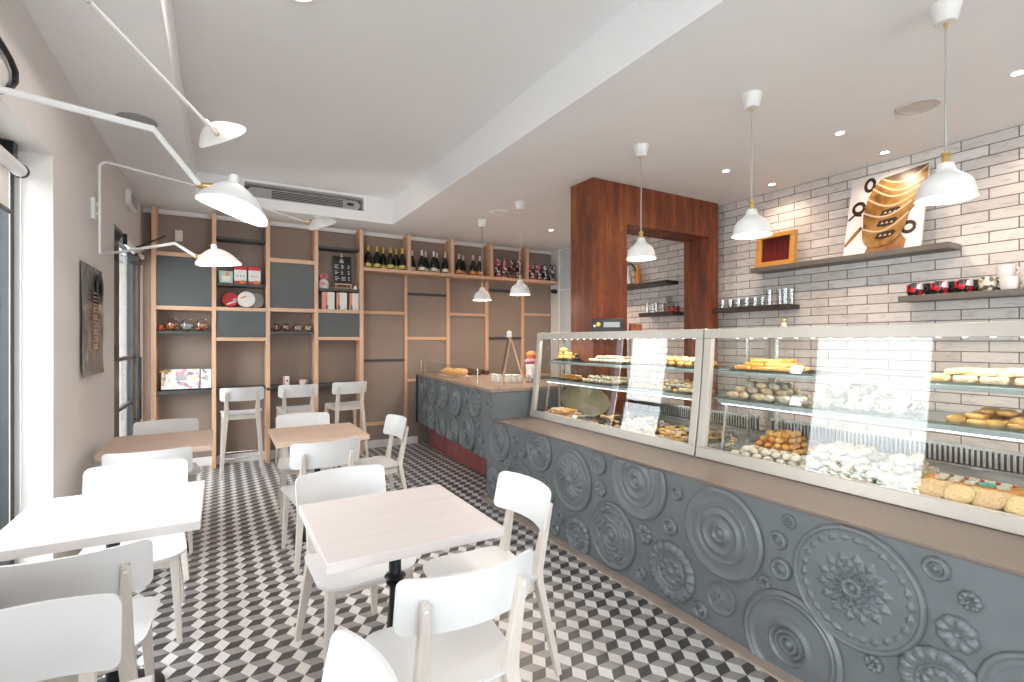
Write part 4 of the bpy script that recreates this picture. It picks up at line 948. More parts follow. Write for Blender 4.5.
heap('tartlet', 'flat tartlet on the middle shelf ' + F_, 'pastry', 'tartlets', TARTS, (2.585, 2.735), (3.40, 3.70), Z1 + .004, (.068, .068), 2, .018, .1)
heap('sugared_biscuit', 'white sugared biscuit in the middle of the middle shelf ' + F_, 'pastry', 'sugared biscuits on the middle shelf', SHELLC, (2.575, 2.815), (2.90, 3.30), Z1, (.06, .05), 2, .022)
heap('mixed_biscuit', 'pale shell biscuit in the heap on the middle shelf ' + F_, 'pastry', 'shell biscuits', SHELLC + COOK[:1], (2.575, 2.815), (2.16, 2.62), Z1, (.055, .045), 3, .022)
heap('ring_biscuit', 'pale ring biscuit on the deck at the counter end ' + F_, 'pastry', 'ring biscuits', RING, (2.50, 2.70), (3.38, 3.74), Z0, (.05, .05), 3, .019)
heap('chocolate_bun', 'dark chocolate bun on the deck ' + F_, 'pastry', 'chocolate buns on the deck', CHO + COOK[:1], (2.52, 2.85), (2.86, 3.14), Z0, (.052, .052), 3, .026)
heap('sugared_roll', 'white sugared roll on the deck behind the bright door reflection ' + F_, 'pastry', 'sugared rolls on the deck', SHELLC, (2.52, 2.95), (2.66, 2.84), Z0, (.06, .05), 3, .022)
tray('steel tray of mixed golden biscuits on the deck ' + F_, (2.49, 3.03), (2.14, 2.64), Z0, 'steel')
heap('mixed_biscuit', 'golden biscuit in the big mixed tray on the deck ' + F_, 'pastry', 'golden mixed biscuits', COOK + [blob(.02, .6, .1, 20, 'pale', 'biscuit'), discm(.02, .015, 'choc', 'biscuit')], (2.51, 3.0), (2.16, 2.62), Z0 + .004, (.047, .047), 2, .018, limit=150)
t = root('oval_tray', 'large olive green oval tray leaning at the back of the deck ' + F_, 'tray', (2.715, 3.42, Z0 + .004))
MB().lathe([(0, -.006), (.30, -.006), (.33, .006), (.335, .010), (.325, .010), (.295, 0), (0, 0)], 40, (0, 0, .137), ax=(Vector((0, 1, 0)), Vector((.14, 0, .99)), Vector((-.99, 0, .14))), sx=1, sy=.40).build('dish', 'olive', t)
# nearer case
tray('dark tray under the golden pastry sticks ' + N_, (2.620, 2.900), (1.55, 1.93), Z2, 'shelfdark')
heap('pastry_stick', 'golden pastry stick in the heap on the top shelf ' + N_, 'pastry', 'golden pastry sticks', GSTK, (2.640, 2.880), (1.58, 1.91), Z2 + .004, (.036, .125), 3, .021, .05, PI / 2 - .1)
heap('cream_roll', 'white ribbed cream roll in the heap on the middle shelf ' + N_, 'pastry', 'white cream rolls', CREAM, (2.575, 2.835), (1.54, 1.93), Z1, (.06, .072), 3, .030, .15, 1.15)
heap('golden_ball', 'small golden ball biscuit in the heap on the deck ' + N_, 'pastry', 'golden ball biscuits', GB, (2.70, 3.02), (1.60, 1.88), Z0, (.05, .05), 4, .030)
heap('pebble_cookie', 'white pebble-shaped cookie on the deck near the front glass ' + N_, 'pastry', 'white pebble cookies', PEB, (2.50, 2.67), (1.40, 1.84), Z0, (.062, .06), 2, .028)
t = root('biscuit_bag', 'clear bluish bag of golden biscuits at the end of the deck ' + N_, 'bag', (2.60, 1.90, Z0 + .002))
MB().lathe([(.045, 0), (.055, .03), (.05, .07), (.02, .10), (.03, .12)], 14, sy=.8, capt=False).build('film', glass('bluish_film', (.75, .85, .88, 1), .1), t)
b = MB()
for k in range(14): b.lathe([(0, -.012), (.013, -.005), (.013, .005), (0, .012)], 8, (R.uniform(-.026, .026), R.uniform(-.02, .02), .014 + .0045 * k))
b.build('biscuits', 'golden', t)['kind'] = 'stuff'
heap('crisp_fritter', 'icing-sugared crisp fritter in the tall pile on the middle shelf ' + N_, 'pastry', 'sugared crisp fritters', CRISP, (2.575, 2.90), (1.06, 1.50), Z1 + .006, (.07, .055), 5, .026, .4, None, .80)
for k, (y0, y1, lab) in enumerate(((1.23, 1.54, 'beside the pebble cookies'), (1.05, 1.21, 'next to the tart'))):
    heap('cream_puff', 'sugared cream puff on the deck ' + lab + ' ' + N_, 'pastry', 'cream puffs ' + lab, PUFF, (2.66, 3.02), (y0, y1), Z0, (.055, .052), 3, .032)
heap('pistachio_biscuit', 'green-dusted biscuit along the front glass on the deck ' + N_, 'pastry', 'green-dusted biscuits', [rollm(.075, .017, 'pistachio', 'biscuit', 5, .1), rollm(.07, .017, 'sugar', 'biscuit', 5, .1)], (2.50, 2.64), (.92, 1.36), Z0, (.07, .05), 2, .024)
t = root('fruit_tart', 'long fruit tart with cream squares, red jelly and green fruit ' + N_, 'tart', (2.80, .86, Z0 + .002), .10)
def oval(w, d, r): return rrect(w, d, r, 8)
b = MB(); k = None; P = oval(.17, .34, .083)
for sc, z in ((.92, 0), (1, .015), (1.0, .032), (.93, .042)):
    j = b.pts([(x * sc, y * sc, z) for x, y in P]); n = len(P)
    if k is None: b.face([j + i for i in reversed(range(n))])
    else:
        for i in range(n): b.face([k + i, k + (i + 1) % n, j + (i + 1) % n, j + i])
    k = j
b.face([k + i for i in range(n)]); b.build('crust', 'orangebun', t, ang=60)
for i in range(5):
    for j in range(2):
        if (i, j) == (1, 0): continue
        MB().box(-.02, .02, -.017, .017, 0, .014).build('cream_square', 'meringue', t, loc=(-.045 + j * .05, -.10 + i * .05, .0425), rz=.2 * (j - .5), bev=.004)
for i in range(6): MB().prism(rrect(.032, .036, .012, 3), 0, .009).build('jelly', 'jelly', t, loc=(.045, -.11 + i * .043, .0425), bev=.003)
for i in range(3): MB().prism(rrect(.022, .03, .008, 3), 0, .016).build('green_fruit', 'kiwi', t, loc=(-.045, -.063 + .012 * i, .0425), rz=.5 * i, bev=.003)
for i in range(4): MB().prism(rrect(.02, .022, .008, 3), 0, .009).build('orange_fruit', 'orange', t, loc=(.002 - .02 * (i % 2), .13 - .012 * i, .043), bev=.003)
for i in range(14):
    c, rr = i % 7, i // 7; x = 2.548 + rr * .07 + R.uniform(-.003, .003); y = .92 - c * .092 - rr * .03; rx = .62 - .18 * rr
    inst('seeded_bun', SEEDD[(i + rr) % 2], (x, y, Z0 + .05 * math.sin(rx) + .003), (R.uniform(-.1, .1), -rx, R.uniform(-.3, .3)), (1, 1, 1), 'round sesame-crusted bun leaning in the rows by the front glass ' + N_, 'bun', 'sesame buns')
heap('flat_pastry', 'flat rectangular golden pastry on the middle shelf ' + N_, 'pastry', 'flat golden pastries', SLABP, (2.595, 2.905), (0.50, 0.90), Z1, (.165, .072), 3, .018, .05, .1)
tray('dark tray under the flat golden pastries ' + N_, (2.570, 2.925), (0.30, 0.47), Z1, 'shelfdark')
heap('sandwich', 'pale folded sandwich wedge on the top shelf ' + N_, 'sandwich', 'sandwich wedges', [stickm(.085, .055, .028, 'pale', 'sandwich'), stickm(.08, .05, .024, 'goldseed', 'sandwich')], (2.640, 2.870), (0.42, 0.98), Z2, (.065, .095), 2, .030, .2, 1.3)
for i, (x, y, z, w) in enumerate(((2.62, 1.53, Z2, 0), (2.565, 1.50, Z1, 0), (2.62, 2.12, Z2, 0), (2.62, 1.12, Z0, 0), (2.50, 3.30, Z0, 0))):
    t = tag(MB().hexa([(0, -.03, 0), (.004, -.03, 0), (.004, .03, 0), (0, .03, 0), (.025, -.03, .04), (.029, -.03, .04), (.029, .03, .04), (.025, .03, .04)]).build('price_card', 'white', loc=(x, y, z + .002)),
        ('blank white card leaning beside the golden pastry sticks', 'blank white card at the end of the cream rolls', 'blank white card at the end of the striped rolls', 'blank white card among the cream puffs', 'blank white card near the ring biscuits')[i], 'card')
# ------------------------------------------------------------------ things on top of the display cases
t = root('scale_display', 'black scale display with yellow emblem on top of the farther display case', 'scale', (2.635, 3.03, 1.4733), -.70)
b = MB(); b.hexa([(-.125, -.02, 0), (.125, -.02, 0), (.125, .20, 0), (-.125, .20, 0), (-.125, -.01, .105), (.125, -.01, .105), (.125, .05, .105), (-.125, .05, .105)]); b.build('housing', 'black', t, bev=.006)
MB().box(-.03, .095, -.0215, -.016, .035, .075).build('screen', mat('lcd_grey', (.30, .32, .33, 1), .3), t)
MB().lathe([(.017, 0), (.015, .004), (0, .004)], 18, (-.07, -.0175, .058), ax=(Vector((1, 0, 0)), Vector((0, 0, 1)), Vector((0, -1, 0)))).build('emblem', mat('yellow_print', (.75, .55, .05, 1), .5), t)
MB().lathe([(.010, 0), (.009, .003), (0, .003)], 14, (-.100, -.0185, .046), ax=(Vector((1, 0, 0)), Vector((0, 0, 1)), Vector((0, -1, 0)))).build('emblem', 'white_label', t)
t = root('wooden_box', 'small reddish wooden box behind the scale display', 'box', (3.0, 3.1, 1.4733), -.6)
MB().box(-.05, .05, -.04, .04, 0, .06).build('body', 'rust', t, bev=.004); MB().box(-.052, .052, -.042, .042, .0605, .068).build('lid', 'rust', t, bev=.003)
t = root('figurine', 'tiny cream and gold figurine on top of the nearer display case', 'figurine', (2.80, 1.70, 1.4733))
MB().lathe([(.014, 0), (.017, .01), (.010, .03), (.006, .036)], 12).build('body', 'cream', t); MB().lathe([(0, .034), (.010, .042), (.010, .05), (0, .058)], 12).build('head', 'gold', t)

# ------------------------------------------------------------------ on the raised counter end
ZK = .9762
t = root('glass_guard', 'low clear glass guard standing on the raised counter end', 'glass guard', (2.125, 4.31, ZK))
b = MB(); b.hexa([(0, 0, 0), (.006, 0, 0), (.156, 1.98, 0), (.150, 1.98, 0), (0, 0, .165), (.006, 0, .165), (.156, 1.98, .165), (.150, 1.98, .165)]); b.build('front_pane', 'glass', t, smooth=False)
MB().box(.007, .62, 0, .006, 0, .165).build('side_pane', 'glass', t, smooth=False); MB().box(.157, .52, 1.974, 1.98, 0, .165).build('side_pane', 'glass', t, smooth=False)
b = MB(); b.tube([(.003, .003, 0), (.003, .003, .168)], .004, 8); b.tube([(.153, 1.977, 0), (.153, 1.977, .168)], .004, 8); b.build('corner_clip', 'steel', t)
tray('pale plate under the golden croissants on the raised counter end', (2.33, 2.60), (5.40, 5.86), ZK, 'white')
CRO = [rollm(.16, .042, 'golden', 'croissant', 7, .25), rollm(.15, .042, 'goldseed', 'croissant', 6, .2)]
for i, (x, y, a) in enumerate(((2.40, 5.44, .1), (2.52, 5.50, .3), (2.40, 5.585, -.1), (2.52, 5.66, .2), (2.42, 5.745, .1))):
    inst('croissant', CRO[i % 2], (x, y, ZK + .006), (0, 0, a), (1, 1, 1), 'golden croissant on the plate at the raised counter end', 'pastry', 'golden croissants on the counter')
heap('brownie', 'dark chocolate cake piece behind the croissants on the counter', 'pastry', 'dark cake pieces', [stickm(.11, .075, .05, 'choc', 'brownie')], (2.62, 2.95), (5.55, 6.15), ZK, (.13, .11), 1)
t = root('cup', 'white cup among the dark cakes on the counter', 'cup', (2.56, 6.05, ZK + .0005)); MB().lathe([(.025, 0), (.042, .02), (.046, .075), (.043, .075), (.039, .022), (0, .012)], 20).build('bowl', 'white', t); MB().tube(arc((.044, 0, .042), .02, -1.4, 1.4, 8, (1, 0, 0), (0, 0, 1)), .005, 6).build('handle', 'white', t)
t = root('easel_sign', 'wooden tabletop easel with dark board and white ornament on the counter', 'easel sign', (2.36, 4.13, ZK + .003), -.56)
b = MB()
for y in (-.10, .10): b.bar((-.06, y, .001), (.02, y * .25, .46), .014, .014)
b.bar((.16, 0, .001), (.03, 0, .44), .014, .014); b.bar((-.045, -.085, .09), (-.045, .085, .09), .014, .012); b.build('easel', 'beech', t)
b = MB(); b.hexa([(-.062, -.10, .10), (-.054, -.10, .10), (-.054, .10, .10), (-.062, .10, .10), (-.004, -.10, .44), (.004, -.10, .44), (.004, .10, .44), (-.004, .10, .44)]); b.build('board', 'shelfdark', t)
MB().lathe([(.022, 0), (.030, .012), (.020, .03), (.026, .042), (.020, .058), (0, .066)], 12, (.012, 0, .455), sy=.6).build('ornament', 'white', t)
jar0 = root('small_jar', 'small white lidded jar in the cluster under the easel sign', 'jar', (0, 0, 0), 0, 'small white jars on the counter')
MB().lathe([(.024, 0), (.026, .005), (.026, .05), (.02, .058)], 16, capt=False).build('jar_body', 'white_label', jar0); MB().lathe([(.022, .057), (.024, .06), (.024, .075), (.02, .078), (0, .078)], 16, capb=False).build('lid', 'white_label', jar0)
MB().lathe([(.0262, .022), (.0262, .034)], 16, capb=False, capt=False).build('label', 'cream', jar0)
for i, (x, y) in enumerate(((2.47, 4.60), (2.47, 4.53), (2.53, 4.57), (2.535, 4.50), (2.53, 4.43), (2.595, 4.53), (2.60, 4.46), (2.595, 4.39), (2.655, 4.47), (2.66, 4.40), (2.49, 4.68))):
    if i == 0: jar0.location = (x, y, ZK + .0005)
    else: dup(jar0, (x, y, ZK + .0005), R.uniform(0, 6))
t = root('squeeze_bottle', 'tall white bottle beside the small jars on the counter', 'bottle', (2.80, 4.42, ZK + .0005)); MB().lathe([(.026, 0), (.029, .006), (.029, .10), (.014, .13)], 18, capt=False).build('body', 'white', t); MB().lathe([(.013, .128), (.014, .14), (.006, .155), (.004, .18), (0, .181)], 14, capb=False).build('nozzle', 'white', t)
t = root('steel_caddy', 'small steel caddy between the jars and the white bottle', 'caddy', (2.72, 4.30, ZK + .0005)); MB().box(-.03, .03, -.05, .05, 0, .045).build('tray', 'steel', t, bev=.003)
for y in (-.028, .0, .028): MB().box(-.02, .02, y - .009, y + .009, .0455, .085).build('sachets', 'white_label', t)
t = root('gift_arrangement', 'pink and orange ribbon arrangement on a white pot on the counter', 'gift', (2.93, 4.62, ZK + .0005))
MB().lathe([(.05, 0), (.055, .01), (.06, .17), (.055, .17), (.05, .16), (0, .16)], 20).build('pot', 'white', t)
b = MB()
for k in range(7): b.lathe([(0, -.03), (.026, -.012), (.032, 0), (.02, .02), (0, .03)], 9, (.04 * math.cos(k * .9), .04 * math.sin(k * .9), .20 + .006 * (k % 3)))
b.build('pink_ribbon', 'pink', t); MB().lathe([(0, 0), (.045, .012), (.055, .045), (.035, .075), (0, .085)], 14, (0, 0, .232)).build('orange_ornament', mat('orange_red', (.80, .22, .08, 1), .5), t)

# ------------------------------------------------------------------ shelves on the brick wall and their goods
M['wshelf'] = mat('grey_brown_shelf', (.15, .135, .12, 1), .5); M['wshelf2'] = mat('dark_brown_shelf', (.05, .035, .028, 1), .5)
def wshelf(label, y0, y1, z, m='wshelf', d=.20, h=.042):
    tag(MB().box(XR - d, XR - .0005, y0, y1, z - h, z).build('wall_shelf', m, bev=.002), label, 'shelf')
wshelf('long grey wall shelf carrying the picture of cups', 1.47, 2.975, 2.090)
wshelf('grey wall shelf carrying the patterned mugs', .60, 1.775, 1.733)
wshelf('short dark wall shelf of drinking glasses next to the rusty portal', 2.62, 3.396, 1.733, 'wshelf2')
wshelf('dark upper wall shelf seen through the rusty portal', 4.02, 4.95, 2.095, 'wshelf2')
wshelf('dark lower wall shelf of glasses seen through the rusty portal', 3.94, 4.45, 1.735, 'wshelf2')
def tumbler(h, r, label, group):
    t = root('drinking_glass', label, 'glass', (0, 0, 0), 0, group)
    MB().lathe([(r * .8, 0), (r, h), (r * .93, h), (r * .75, .010), (0, .008)], 18).build('tumbler', 'jarglass', t); return t
def spread(p, spots, z):
    for i, (x, y) in enumerate(spots):
        if i == 0: p.location = (x, y, z)
        else: dup(p, (x, y, z))
spread(tumbler(.085, .033, 'short clear drinking glass on the dark shelf next to the rusty portal', 'short glasses on the wall shelf'), [(4.44, y) for y in (3.34, 3.25, 3.16, 3.07, 2.98, 2.905)] + [(4.52, y) for y in (3.30, 3.2, 3.1, 3.0)], 1.7335)
spread(tumbler(.145, .033, 'tall clear drinking glass at the open end of the dark shelf', 'tall glasses on the wall shelf'), [(4.43, 2.83), (4.47, 2.75), (4.43, 2.68), (4.51, 2.67)], 1.7335)
spread(tumbler(.12, .03, 'clear glass on the lower shelf seen through the rusty portal', 'glasses through the portal'), [(4.45, 4.40), (4.47, 4.32), (4.44, 4.25), (4.48, 4.17)], 1.7355)
t = root('glass_jug', 'round glass jug on the lower shelf seen through the rusty portal', 'jug', (4.47, 4.08, 1.7355)); MB().lathe([(.04, 0), (.065, .04), (.06, .10), (.035, .14), (.045, .185), (.042, .185), (.031, .14), (.056, .10), (.06, .04), (0, .008)], 22).build('body', 'jarglass', t); MB().tube(arc((0, -.05, .10), .04, PI * .5, PI * 1.5, 8, (0, 1, 0), (0, 0, 1)), .005, 6).build('handle', 'jarglass', t)
p = root('small_jar', 'small dark-capped jar at the near end of the lower shelf through the portal', 'jar', (0, 0, 0), 0, 'dark-capped jars'); MB().lathe([(.02, 0), (.022, .03), (.016, .045)], 14, capt=False).build('jar_body', 'red', p); MB().lathe([(.017, .044), (.018, .062), (0, .063)], 14, capb=False).build('cap', 'black', p)
spread(p, [(4.40, 4.02), (4.46, 4.0), (4.52, 3.99), (4.41, 3.965)], 1.7355)
t = root('trophy', 'silver and green arched bottle display on the upper shelf through the portal', 'ornament', (4.44, 4.70, 2.0955), .5)
MB().prism(rrect(.10, .16, .02, 4), 0, .02).build('foot', 'shelfdark', t, bev=.003); b = MB(); b.tube(arc((0, 0, .15), .085, -.55, PI + .55, 18, (0, 1, 0), (0, 0, 1.5)), .014, 8); b.build('arch', mat('green_enamel', (.05, .14, .05, 1), .3), t)
MB().lathe([(.030, .02), (.034, .03), (.034, .13), (.016, .18), (.013, .22), (0, .222)], 16).build('bottle', 'silverfoil', t)
t = root('copper_bottle', 'brown bottle beside the arched ornament on the upper shelf through the portal', 'bottle', (4.45, 4.55, 2.0955)); MB().lathe([(.034, 0), (.037, .01), (.037, .14), (.014, .20), (.013, .24)], 16, capt=False).build('body', 'orange', t); MB().lathe([(.015, .235), (.015, .262), (0, .263)], 12, capb=False).build('cap', 'gold', t)
# framed wooden sign
t = root('framed_sign', 'dark red plaque in a chunky honey-coloured wooden frame on the long shelf', 'sign', (4.41, 2.575, 2.0915)); ho = wood('honey_wood', (.55, .24, .045, 1), (.70, .36, .09, 1), .4, 'Y')
tl = .10; U = Vector((math.sin(tl), 0, math.cos(tl))); b = MB()
def fr(y0, y1, u0, u1, x0, x1):
    P = lambda x, y, u: Vector((x, y, 0)) + U * u
    return [P(x0, y0, u0), P(x1, y0, u0), P(x1, y1, u0), P(x0, y1, u0), P(x0, y0, u1), P(x1, y0, u1), P(x1, y1, u1), P(x0, y1, u1)]
for a in ((0, .365, 0, .042), (0, .365, .265, .305), (0, .042, .0425, .2645), (.323, .365, .0425, .2645)): b.hexa(fr(*a, -.035, .02))
b.build('frame', ho, t, bev=.004); b = MB(); b.hexa(fr(.0425, .3225, .0425, .2645, 0, .012)); b.build('plaque', mat('dark_red_plaque', (.10, .008, .008, 1), .4, var=.3, scale=6), t)
b = MB(); b.hexa(fr(.10, .11, .09, .22, -.003, -.0005)); b.hexa(fr(.145, .155, .09, .20, -.003, -.0005)); b.hexa(fr(.11, .145, .145, .153, -.003, -.0005)); b.hexa(fr(.19, .20, .09, .2, -.003, -.0005)); b.build('faint_emblem', mat('faint_red', (.17, .012, .015, 1), .4), t)
# canvas of stacked cups
t = root('canvas_picture', 'square canvas picture of leaning stacked gold cups on the long shelf', 'picture', (4.39, 2.17, 2.0925))
W, H, tl = .525, .652, .225; ux = Vector((0, -1, 0)); uz = Vector((math.sin(tl), 0, math.cos(tl))); un = Vector((-math.cos(tl), 0, math.sin(tl)))
def CP(u, v, n=0): return ux * (u * W) + uz * (v * H) + un * n
b = MB(); b.hexa([CP(0, 0, -.02), CP(1, 0, -.02), CP(1, 0, 0), CP(0, 0, 0), CP(0, 1, -.02), CP(1, 1, -.02), CP(1, 1, 0), CP(0, 1, 0)]); b.build('canvas', mat('canvas_white', (.80, .75, .75, 1), .4, var=.04, scale=2), t, bev=.002)
gold_p = pattern('painted_gold', [(.32, (.025, .011, .004, 1)), (.48, (.24, .11, .02, 1)), (.72, (.46, .28, .09, 1))], 4, .35, False); rim_p = mat('painted_rim', (.55, .45, .30, 1), .35); dark_p = mat('painted_brown', (.025, .010, .006, 1), .35); ins_p = pattern('painted_inside', [(.3, (.03, .025, .02, 1)), (.7, (.20, .13, .05, 1))], 4, .35, False)
def poly(pts, n, nm, m):
    q = MB(); j = q.pts([CP(min(max(u, .0), 1.), min(max(v, 0), 1.), n) for u, v in pts]); q.face([j + i for i in range(len(pts))]); return q.build(nm, m, t, smooth=False)
def stroke(pts, w, n, nm, m):
    q = MB(); k = None
    for i, (u, v) in enumerate(pts):
        a = pts[max(i - 1, 0)]; c = pts[min(i + 1, len(pts) - 1)]; dx, dy = c[0] - a[0], c[1] - a[1]; l = math.hypot(dx, dy) or 1; px, py = -dy / l * w / 2, dx / l * w / 2
        j = q.pts([CP(min(max(u + px, 0), 1), min(max(v + py, 0), 1), n), CP(min(max(u - px, 0), 1), min(max(v - py, 0), 1), n)])
        if k is not None: q.face([k, k + 1, j + 1, j])
        k = j
    return q.build(nm, m, t, smooth=False)
poly([(.30, 0), (.34, .10), (.5, .16), (.75, .18), (.82, .10), (.80, .0)], .001, 'painted_saucer', pattern('painted_saucer_brown', [(.3, (.12, .04, .012, 1)), (.7, (.42, .20, .07, 1))], 4, .35, False))
stroke([(.0, .12), (.10, .22), (.22, .34)], .05, .0012, 'painted_spoon', gold_p)
el = lambda cx, cy, a, c, r0=0, r1=2 * PI: [(cx + a * math.cos(r0 + (r1 - r0) * i / 20), cy + c * math.sin(r0 + (r1 - r0) * i / 20)) for i in range(21)]
for cx, cy, a, c in ((.27, .88, .06, .075), (.15, .60, .075, .065), (.83, .25, .075, .06)): stroke(el(cx, cy, a, c), .045, .0014, 'painted_handle', dark_p)
stroke([(.02, .46), (.10, .52), (.2, .5)], .03, .0013, 'painted_handle', dark_p); stroke([(.80, .44), (.86, .5), (.95, .58)], .028, .0013, 'painted_handle', dark_p)
cups = [((.42, .93), (1.0, .97), (.78, .60)), ((.37, .88), (.96, .82), (.70, .50)), ((.32, .82), (.92, .74), (.64, .42)), ((.26, .70), (.86, .64), (.56, .33)), ((.23, .52), (.84, .57), (.52, .20)), ((.24, .31), (.82, .43), (.52, .06))]
poly([(.24, .31), (.23, .52), (.26, .70), (.32, .82), (.37, .88), (.42, .93), (1.0, .97), (.96, .82), (.92, .74), (.86, .64), (.84, .57), (.82, .43), (.6, .2), (.4, .2)], .0017, 'painted_stack', gold_p)
for i, (l, r, bt) in enumerate(cups):
    m = ((l[0] + r[0]) / 2, (l[1] + r[1]) / 2); n = .002 + .0012 * i
    sag = (.10 if i else -.10)
    bowl = [(m[0] + (l[0] - m[0]) * math.copysign(abs(math.cos(a)) ** .7, math.cos(a)) + (bt[0] - m[0]) * math.sin(a), m[1] + (l[1] - m[1]) * math.cos(a) + (bt[1] - m[1]) * math.sin(a)) for a in [PI * k / 24 for k in range(25)]]
    rim = [(l[0] + (r[0] - l[0]) * k / 16, l[1] + (r[1] - l[1]) * k / 16 - .115 * math.sin(PI * k / 16)) for k in range(17)]
    poly(bowl + list(reversed(rim))[1:-1], n, 'painted_cup', gold_p)
    if i == 0: poly(rim + [(1.0, .99), (.72, .96)], n + .0004, 'painted_inside', ins_p)
    stroke(rim, .022, n + .0006, 'painted_rim', rim_p)
    if i in (3, 4, 5):
        cx, cy = m[0] + .02, (m[1] * .42 + bt[1] * .58); 
        poly([(cx - .13, cy - .035), (cx - .10, cy + .03), (cx - .02, cy + .045), (cx + .10, cy + .055), (cx + .14, cy + .03), (cx + .09, cy - .025), (cx - .02, cy - .05)], n + .0008, 'painted_emblem', dark_p)
        for k in range(3): poly([(cx - .08 + k * .06, cy - .012), (cx - .055 + k * .06, cy + .018), (cx - .035 + k * .06, cy - .006)], n + .0011, 'painted_emblem', rim_p)
# mugs
def mug(name, label, group, m, r, h, hm='white'):
    t = root(name, label, 'mug', (0, 0, 0), 0, group)
    MB().lathe([(r * .82, 0), (r, h * .25), (r, h), (r * .93, h), (r * .92, h * .3), (0, h * .1)], 22).build('cup', m, t)
    MB().tube(arc((0, -r * .98, h * .52), h * .28, PI * .6, PI * 1.4, 8, (0, 1, 0), (0, 0, 1)), .006, 8).build('handle', hm, t); MB().lathe([(r, h + .0003), (r * .93, h + .0005)], 22, capb=False, capt=False).build('rim', 'white', t); return t
ZM = 1.7335
spread(mug('patterned_mug', 'red, black and white patterned mug on the grey wall shelf', 'patterned mugs', 'mug_print', .050, .088, 'black'), [(4.42, 1.69), (4.42, 1.545), (4.42, 1.41)], ZM)
spread(mug('black_mug', 'black mug set between the patterned mugs on the grey wall shelf', 'black mugs', 'black', .046, .086, 'black'), [(4.49, 1.615), (4.49, 1.475), (4.505, 1.375)], ZM)
spread(mug('gold_mug', 'gold leaf patterned mug between the dark and the white ones', 'gold leaf mugs', 'mug_gold', .045, .09), [(4.41, 1.285), (4.50, 1.285)], ZM)
spread(mug('white_mug', 'white mug with coloured dots in the lower row of its pile', 'lower white mugs', 'mug_white', .048, .082), [(4.42, 1.18), (4.42, 1.07), (4.42, .96), (4.42, .85)], ZM)
spread(mug('white_mug', 'white mug with coloured dots stacked on top of the lower ones', 'upper white mugs', 'mug_white', .046, .075), [(4.425, 1.20), (4.42, 1.085), (4.42, .965)], ZM + .0835)

# ------------------------------------------------------------------ outside, seen through the panes and mirrored in the display glass
struct(MB().box(-9, -1.002, -8, 12, -.12, -.02).build('pavement', 'pavement'))
struct(MB().box(-1.0, 6, -9, YF - .202, -.12, -.02).build('pavement_front', 'pavement'))
def shrub(label, x, y, h, seed):
    q = random.Random(seed); t = root('potted_shrub', label, 'shrub', (x, y, -.019), 0, 'potted shrubs outside the windows')
    MB().lathe([(.15, 0), (.17, .02), (.20, .36), (.215, .36), (.215, .40), (.19, .40), (.185, .34), (0, .34)], 24).build('pot', mat('clay_pot_%d' % seed, (.30, .14, .08, 1), .8), t)
    b = MB()
    for k in range(420):
        a = q.uniform(0, 6.28); zz = q.random(); rr = .34 * math.sqrt(q.random()) * (1 - .55 * abs(zz - .45)); p = Vector((rr * math.cos(a), rr * math.sin(a), .45 + zz * h)); d = Vector((math.cos(a), math.sin(a), q.uniform(-.3, .9))).normalized(); s = Vector((-math.sin(a), math.cos(a), q.uniform(-.5, .5))).normalized(); l = q.uniform(.06, .12); w = l * .28
        j = b.pts([p, p + d * l * .5 + s * w, p + d * l, p + d * l * .5 - s * w]); b.face([j, j + 1, j + 2, j + 3])
    b.build('leaves', 'foliage', t, smooth=False); MB().tube([(0, 0, .34), (.02, 0, .6), (0, .01, .45 + h * .8)], [.02, .016, .008], 8).build('trunk', 'leg', t)
for k, (x, y, h) in enumerate(((-1.8, 2.2, .75), (-1.8, 3.15, .62), (-2.0, 5.9, .9))): shrub(('leafy potted shrub outside the tall window', 'lower leafy potted shrub outside the tall window', 'leafy potted shrub outside the glass door')[k], x, y, h, 50 + k)

# ------------------------------------------------------------------ light
W = bpy.data.worlds.new('daylight'); SC.world = W; W.use_nodes = True
bg = W.node_tree.nodes['Background']; bg.inputs['Color'].default_value = (.90, .95, 1, 1); bg.inputs['Strength'].default_value = 6.5
def portal(name, loc, rot, sx, sy):
    l = bpy.data.lights.new(name, 'AREA'); l.shape = 'RECTANGLE'; l.size = sx; l.size_y = sy; l.cycles.is_portal = True
    o = bpy.data.objects.new(name, l); COL.objects.link(o); o.location = loc; o.rotation_euler = rot
for n, (a, b_) in (('one', W1), ('two', W2), ('three', D1)): portal('window_portal_' + n, (-1.005, (a + b_) / 2, 1.16), (0, -PI / 2, 0), 2.32, b_ - a)
portal('window_portal_four', ((W3[0] + W3[1]) / 2, YF - .21, 1.25), (PI / 2, 0, 0), W3[1] - W3[0], 2.5)
def lamp(name, kind, loc, e, col, r=.03, rot=(0, 0, 0), ang=1.9, blend=.5):
    l = bpy.data.lights.new(name, kind); l.energy = e; l.color = col; l.shadow_soft_size = r
    if kind == 'SPOT': l.spot_size = ang; l.spot_blend = blend
    o = bpy.data.objects.new(name, l); COL.objects.link(o); o.location = loc; o.rotation_euler = rot; return o
WARM = (1, .74, .55)
for x, y in ((3.656, .943), (3.66, 1.828), (3.65, 2.714), (4.327, 1.844), (4.322, 2.735), (3.662, 5.296), (4.32, .95), (3.66, .05)): lamp('downlight_beam', 'SPOT', (x, y, ZC - .012), 70 if y > 5 else (11 if x > 4 else 24), WARM, .03, ang=2.5, blend=.8)  # last two beams are extras out of view, with no fixture built
for x, y, z in ((2.64, .905, 2.035), (2.64, 1.80, 2.03), (2.65, 2.68, 2.01), (2.65, 4.39, 1.885), (2.66, 5.27, 1.89)): lamp('pendant_glow', 'POINT', (x, y, z + .02), 20 if y > 4 else 8, (1, .86, .72), .03)
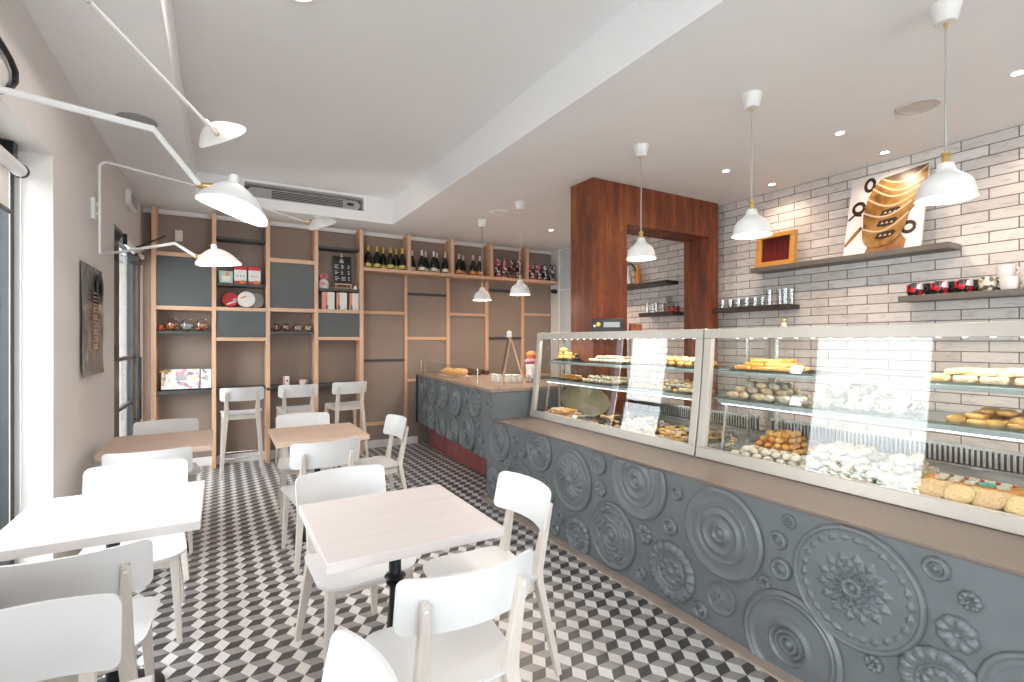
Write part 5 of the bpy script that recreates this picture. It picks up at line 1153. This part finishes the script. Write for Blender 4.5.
for k, e_ in ((0, 2.4), (2, 4), (3, 7)): lamp('wall_lamp_glow', 'POINT', SH[k] + Vector((0, 0, .012)), e_, (1, .90, .80), .02)
lamp('ceiling_lamp_glow', 'SPOT', (.321, 2.63, ZR - .02), 34, (1, .93, .86), .1, ang=2.8, blend=.6)
def strip(y0, y1):
    l = bpy.data.lights.new('display_led_strip', 'AREA'); l.shape = 'RECTANGLE'; l.size = y1 - y0 - .2; l.size_y = .03; l.energy = 5.5; l.color = (1, .95, .88)
    o = bpy.data.objects.new('display_led_strip', l); COL.objects.link(o); o.location = (2.62, (y0 + y1) / 2, 1.415); o.rotation_euler = (0, 0, PI / 2)
strip(2.027, 3.86); strip(.19, 2.017)
def shelf_fill(y0, y1):  # added fill below the middle shelf to brighten the deck
    l = bpy.data.lights.new('added_shelf_fill', 'AREA'); l.shape = 'RECTANGLE'; l.size = y1 - y0 - .2; l.size_y = .02; l.energy = 1.5; l.color = (1, .95, .88)
    o = bpy.data.objects.new('added_shelf_fill', l); COL.objects.link(o); o.location = (2.575, (y0 + y1) / 2, 1.022); o.rotation_euler = (0, .35, 0); o.rotation_euler = (0, 0, PI / 2)
shelf_fill(2.027, 3.86); shelf_fill(.19, 2.017)

# ------------------------------------------------------------------ camera and picture settings
cam = bpy.data.cameras.new('camera'); cam.sensor_width = 36; cam.lens = 36 * 500 / 1024; cam.clip_start = .02; cam.clip_end = 100
co = bpy.data.objects.new('camera', cam); COL.objects.link(co); co.location = (0, 0, 1.4); co.rotation_euler = (PI / 2, 0, -math.atan(291 / 500)); SC.camera = co
vs = SC.view_settings; vs.view_transform = 'Standard'; vs.look = 'None'; vs.gamma = 1; vs.use_curve_mapping = False; vs.exposure = 0.68
cy = SC.cycles; cy.use_denoising = True; cy.max_bounces = 10; cy.diffuse_bounces = 6; cy.glossy_bounces = 4; cy.transparent_max_bounces = 24; cy.transmission_bounces = 4; cy.sample_clamp_indirect = 8; cy.caustics_reflective = False; cy.caustics_refractive = False
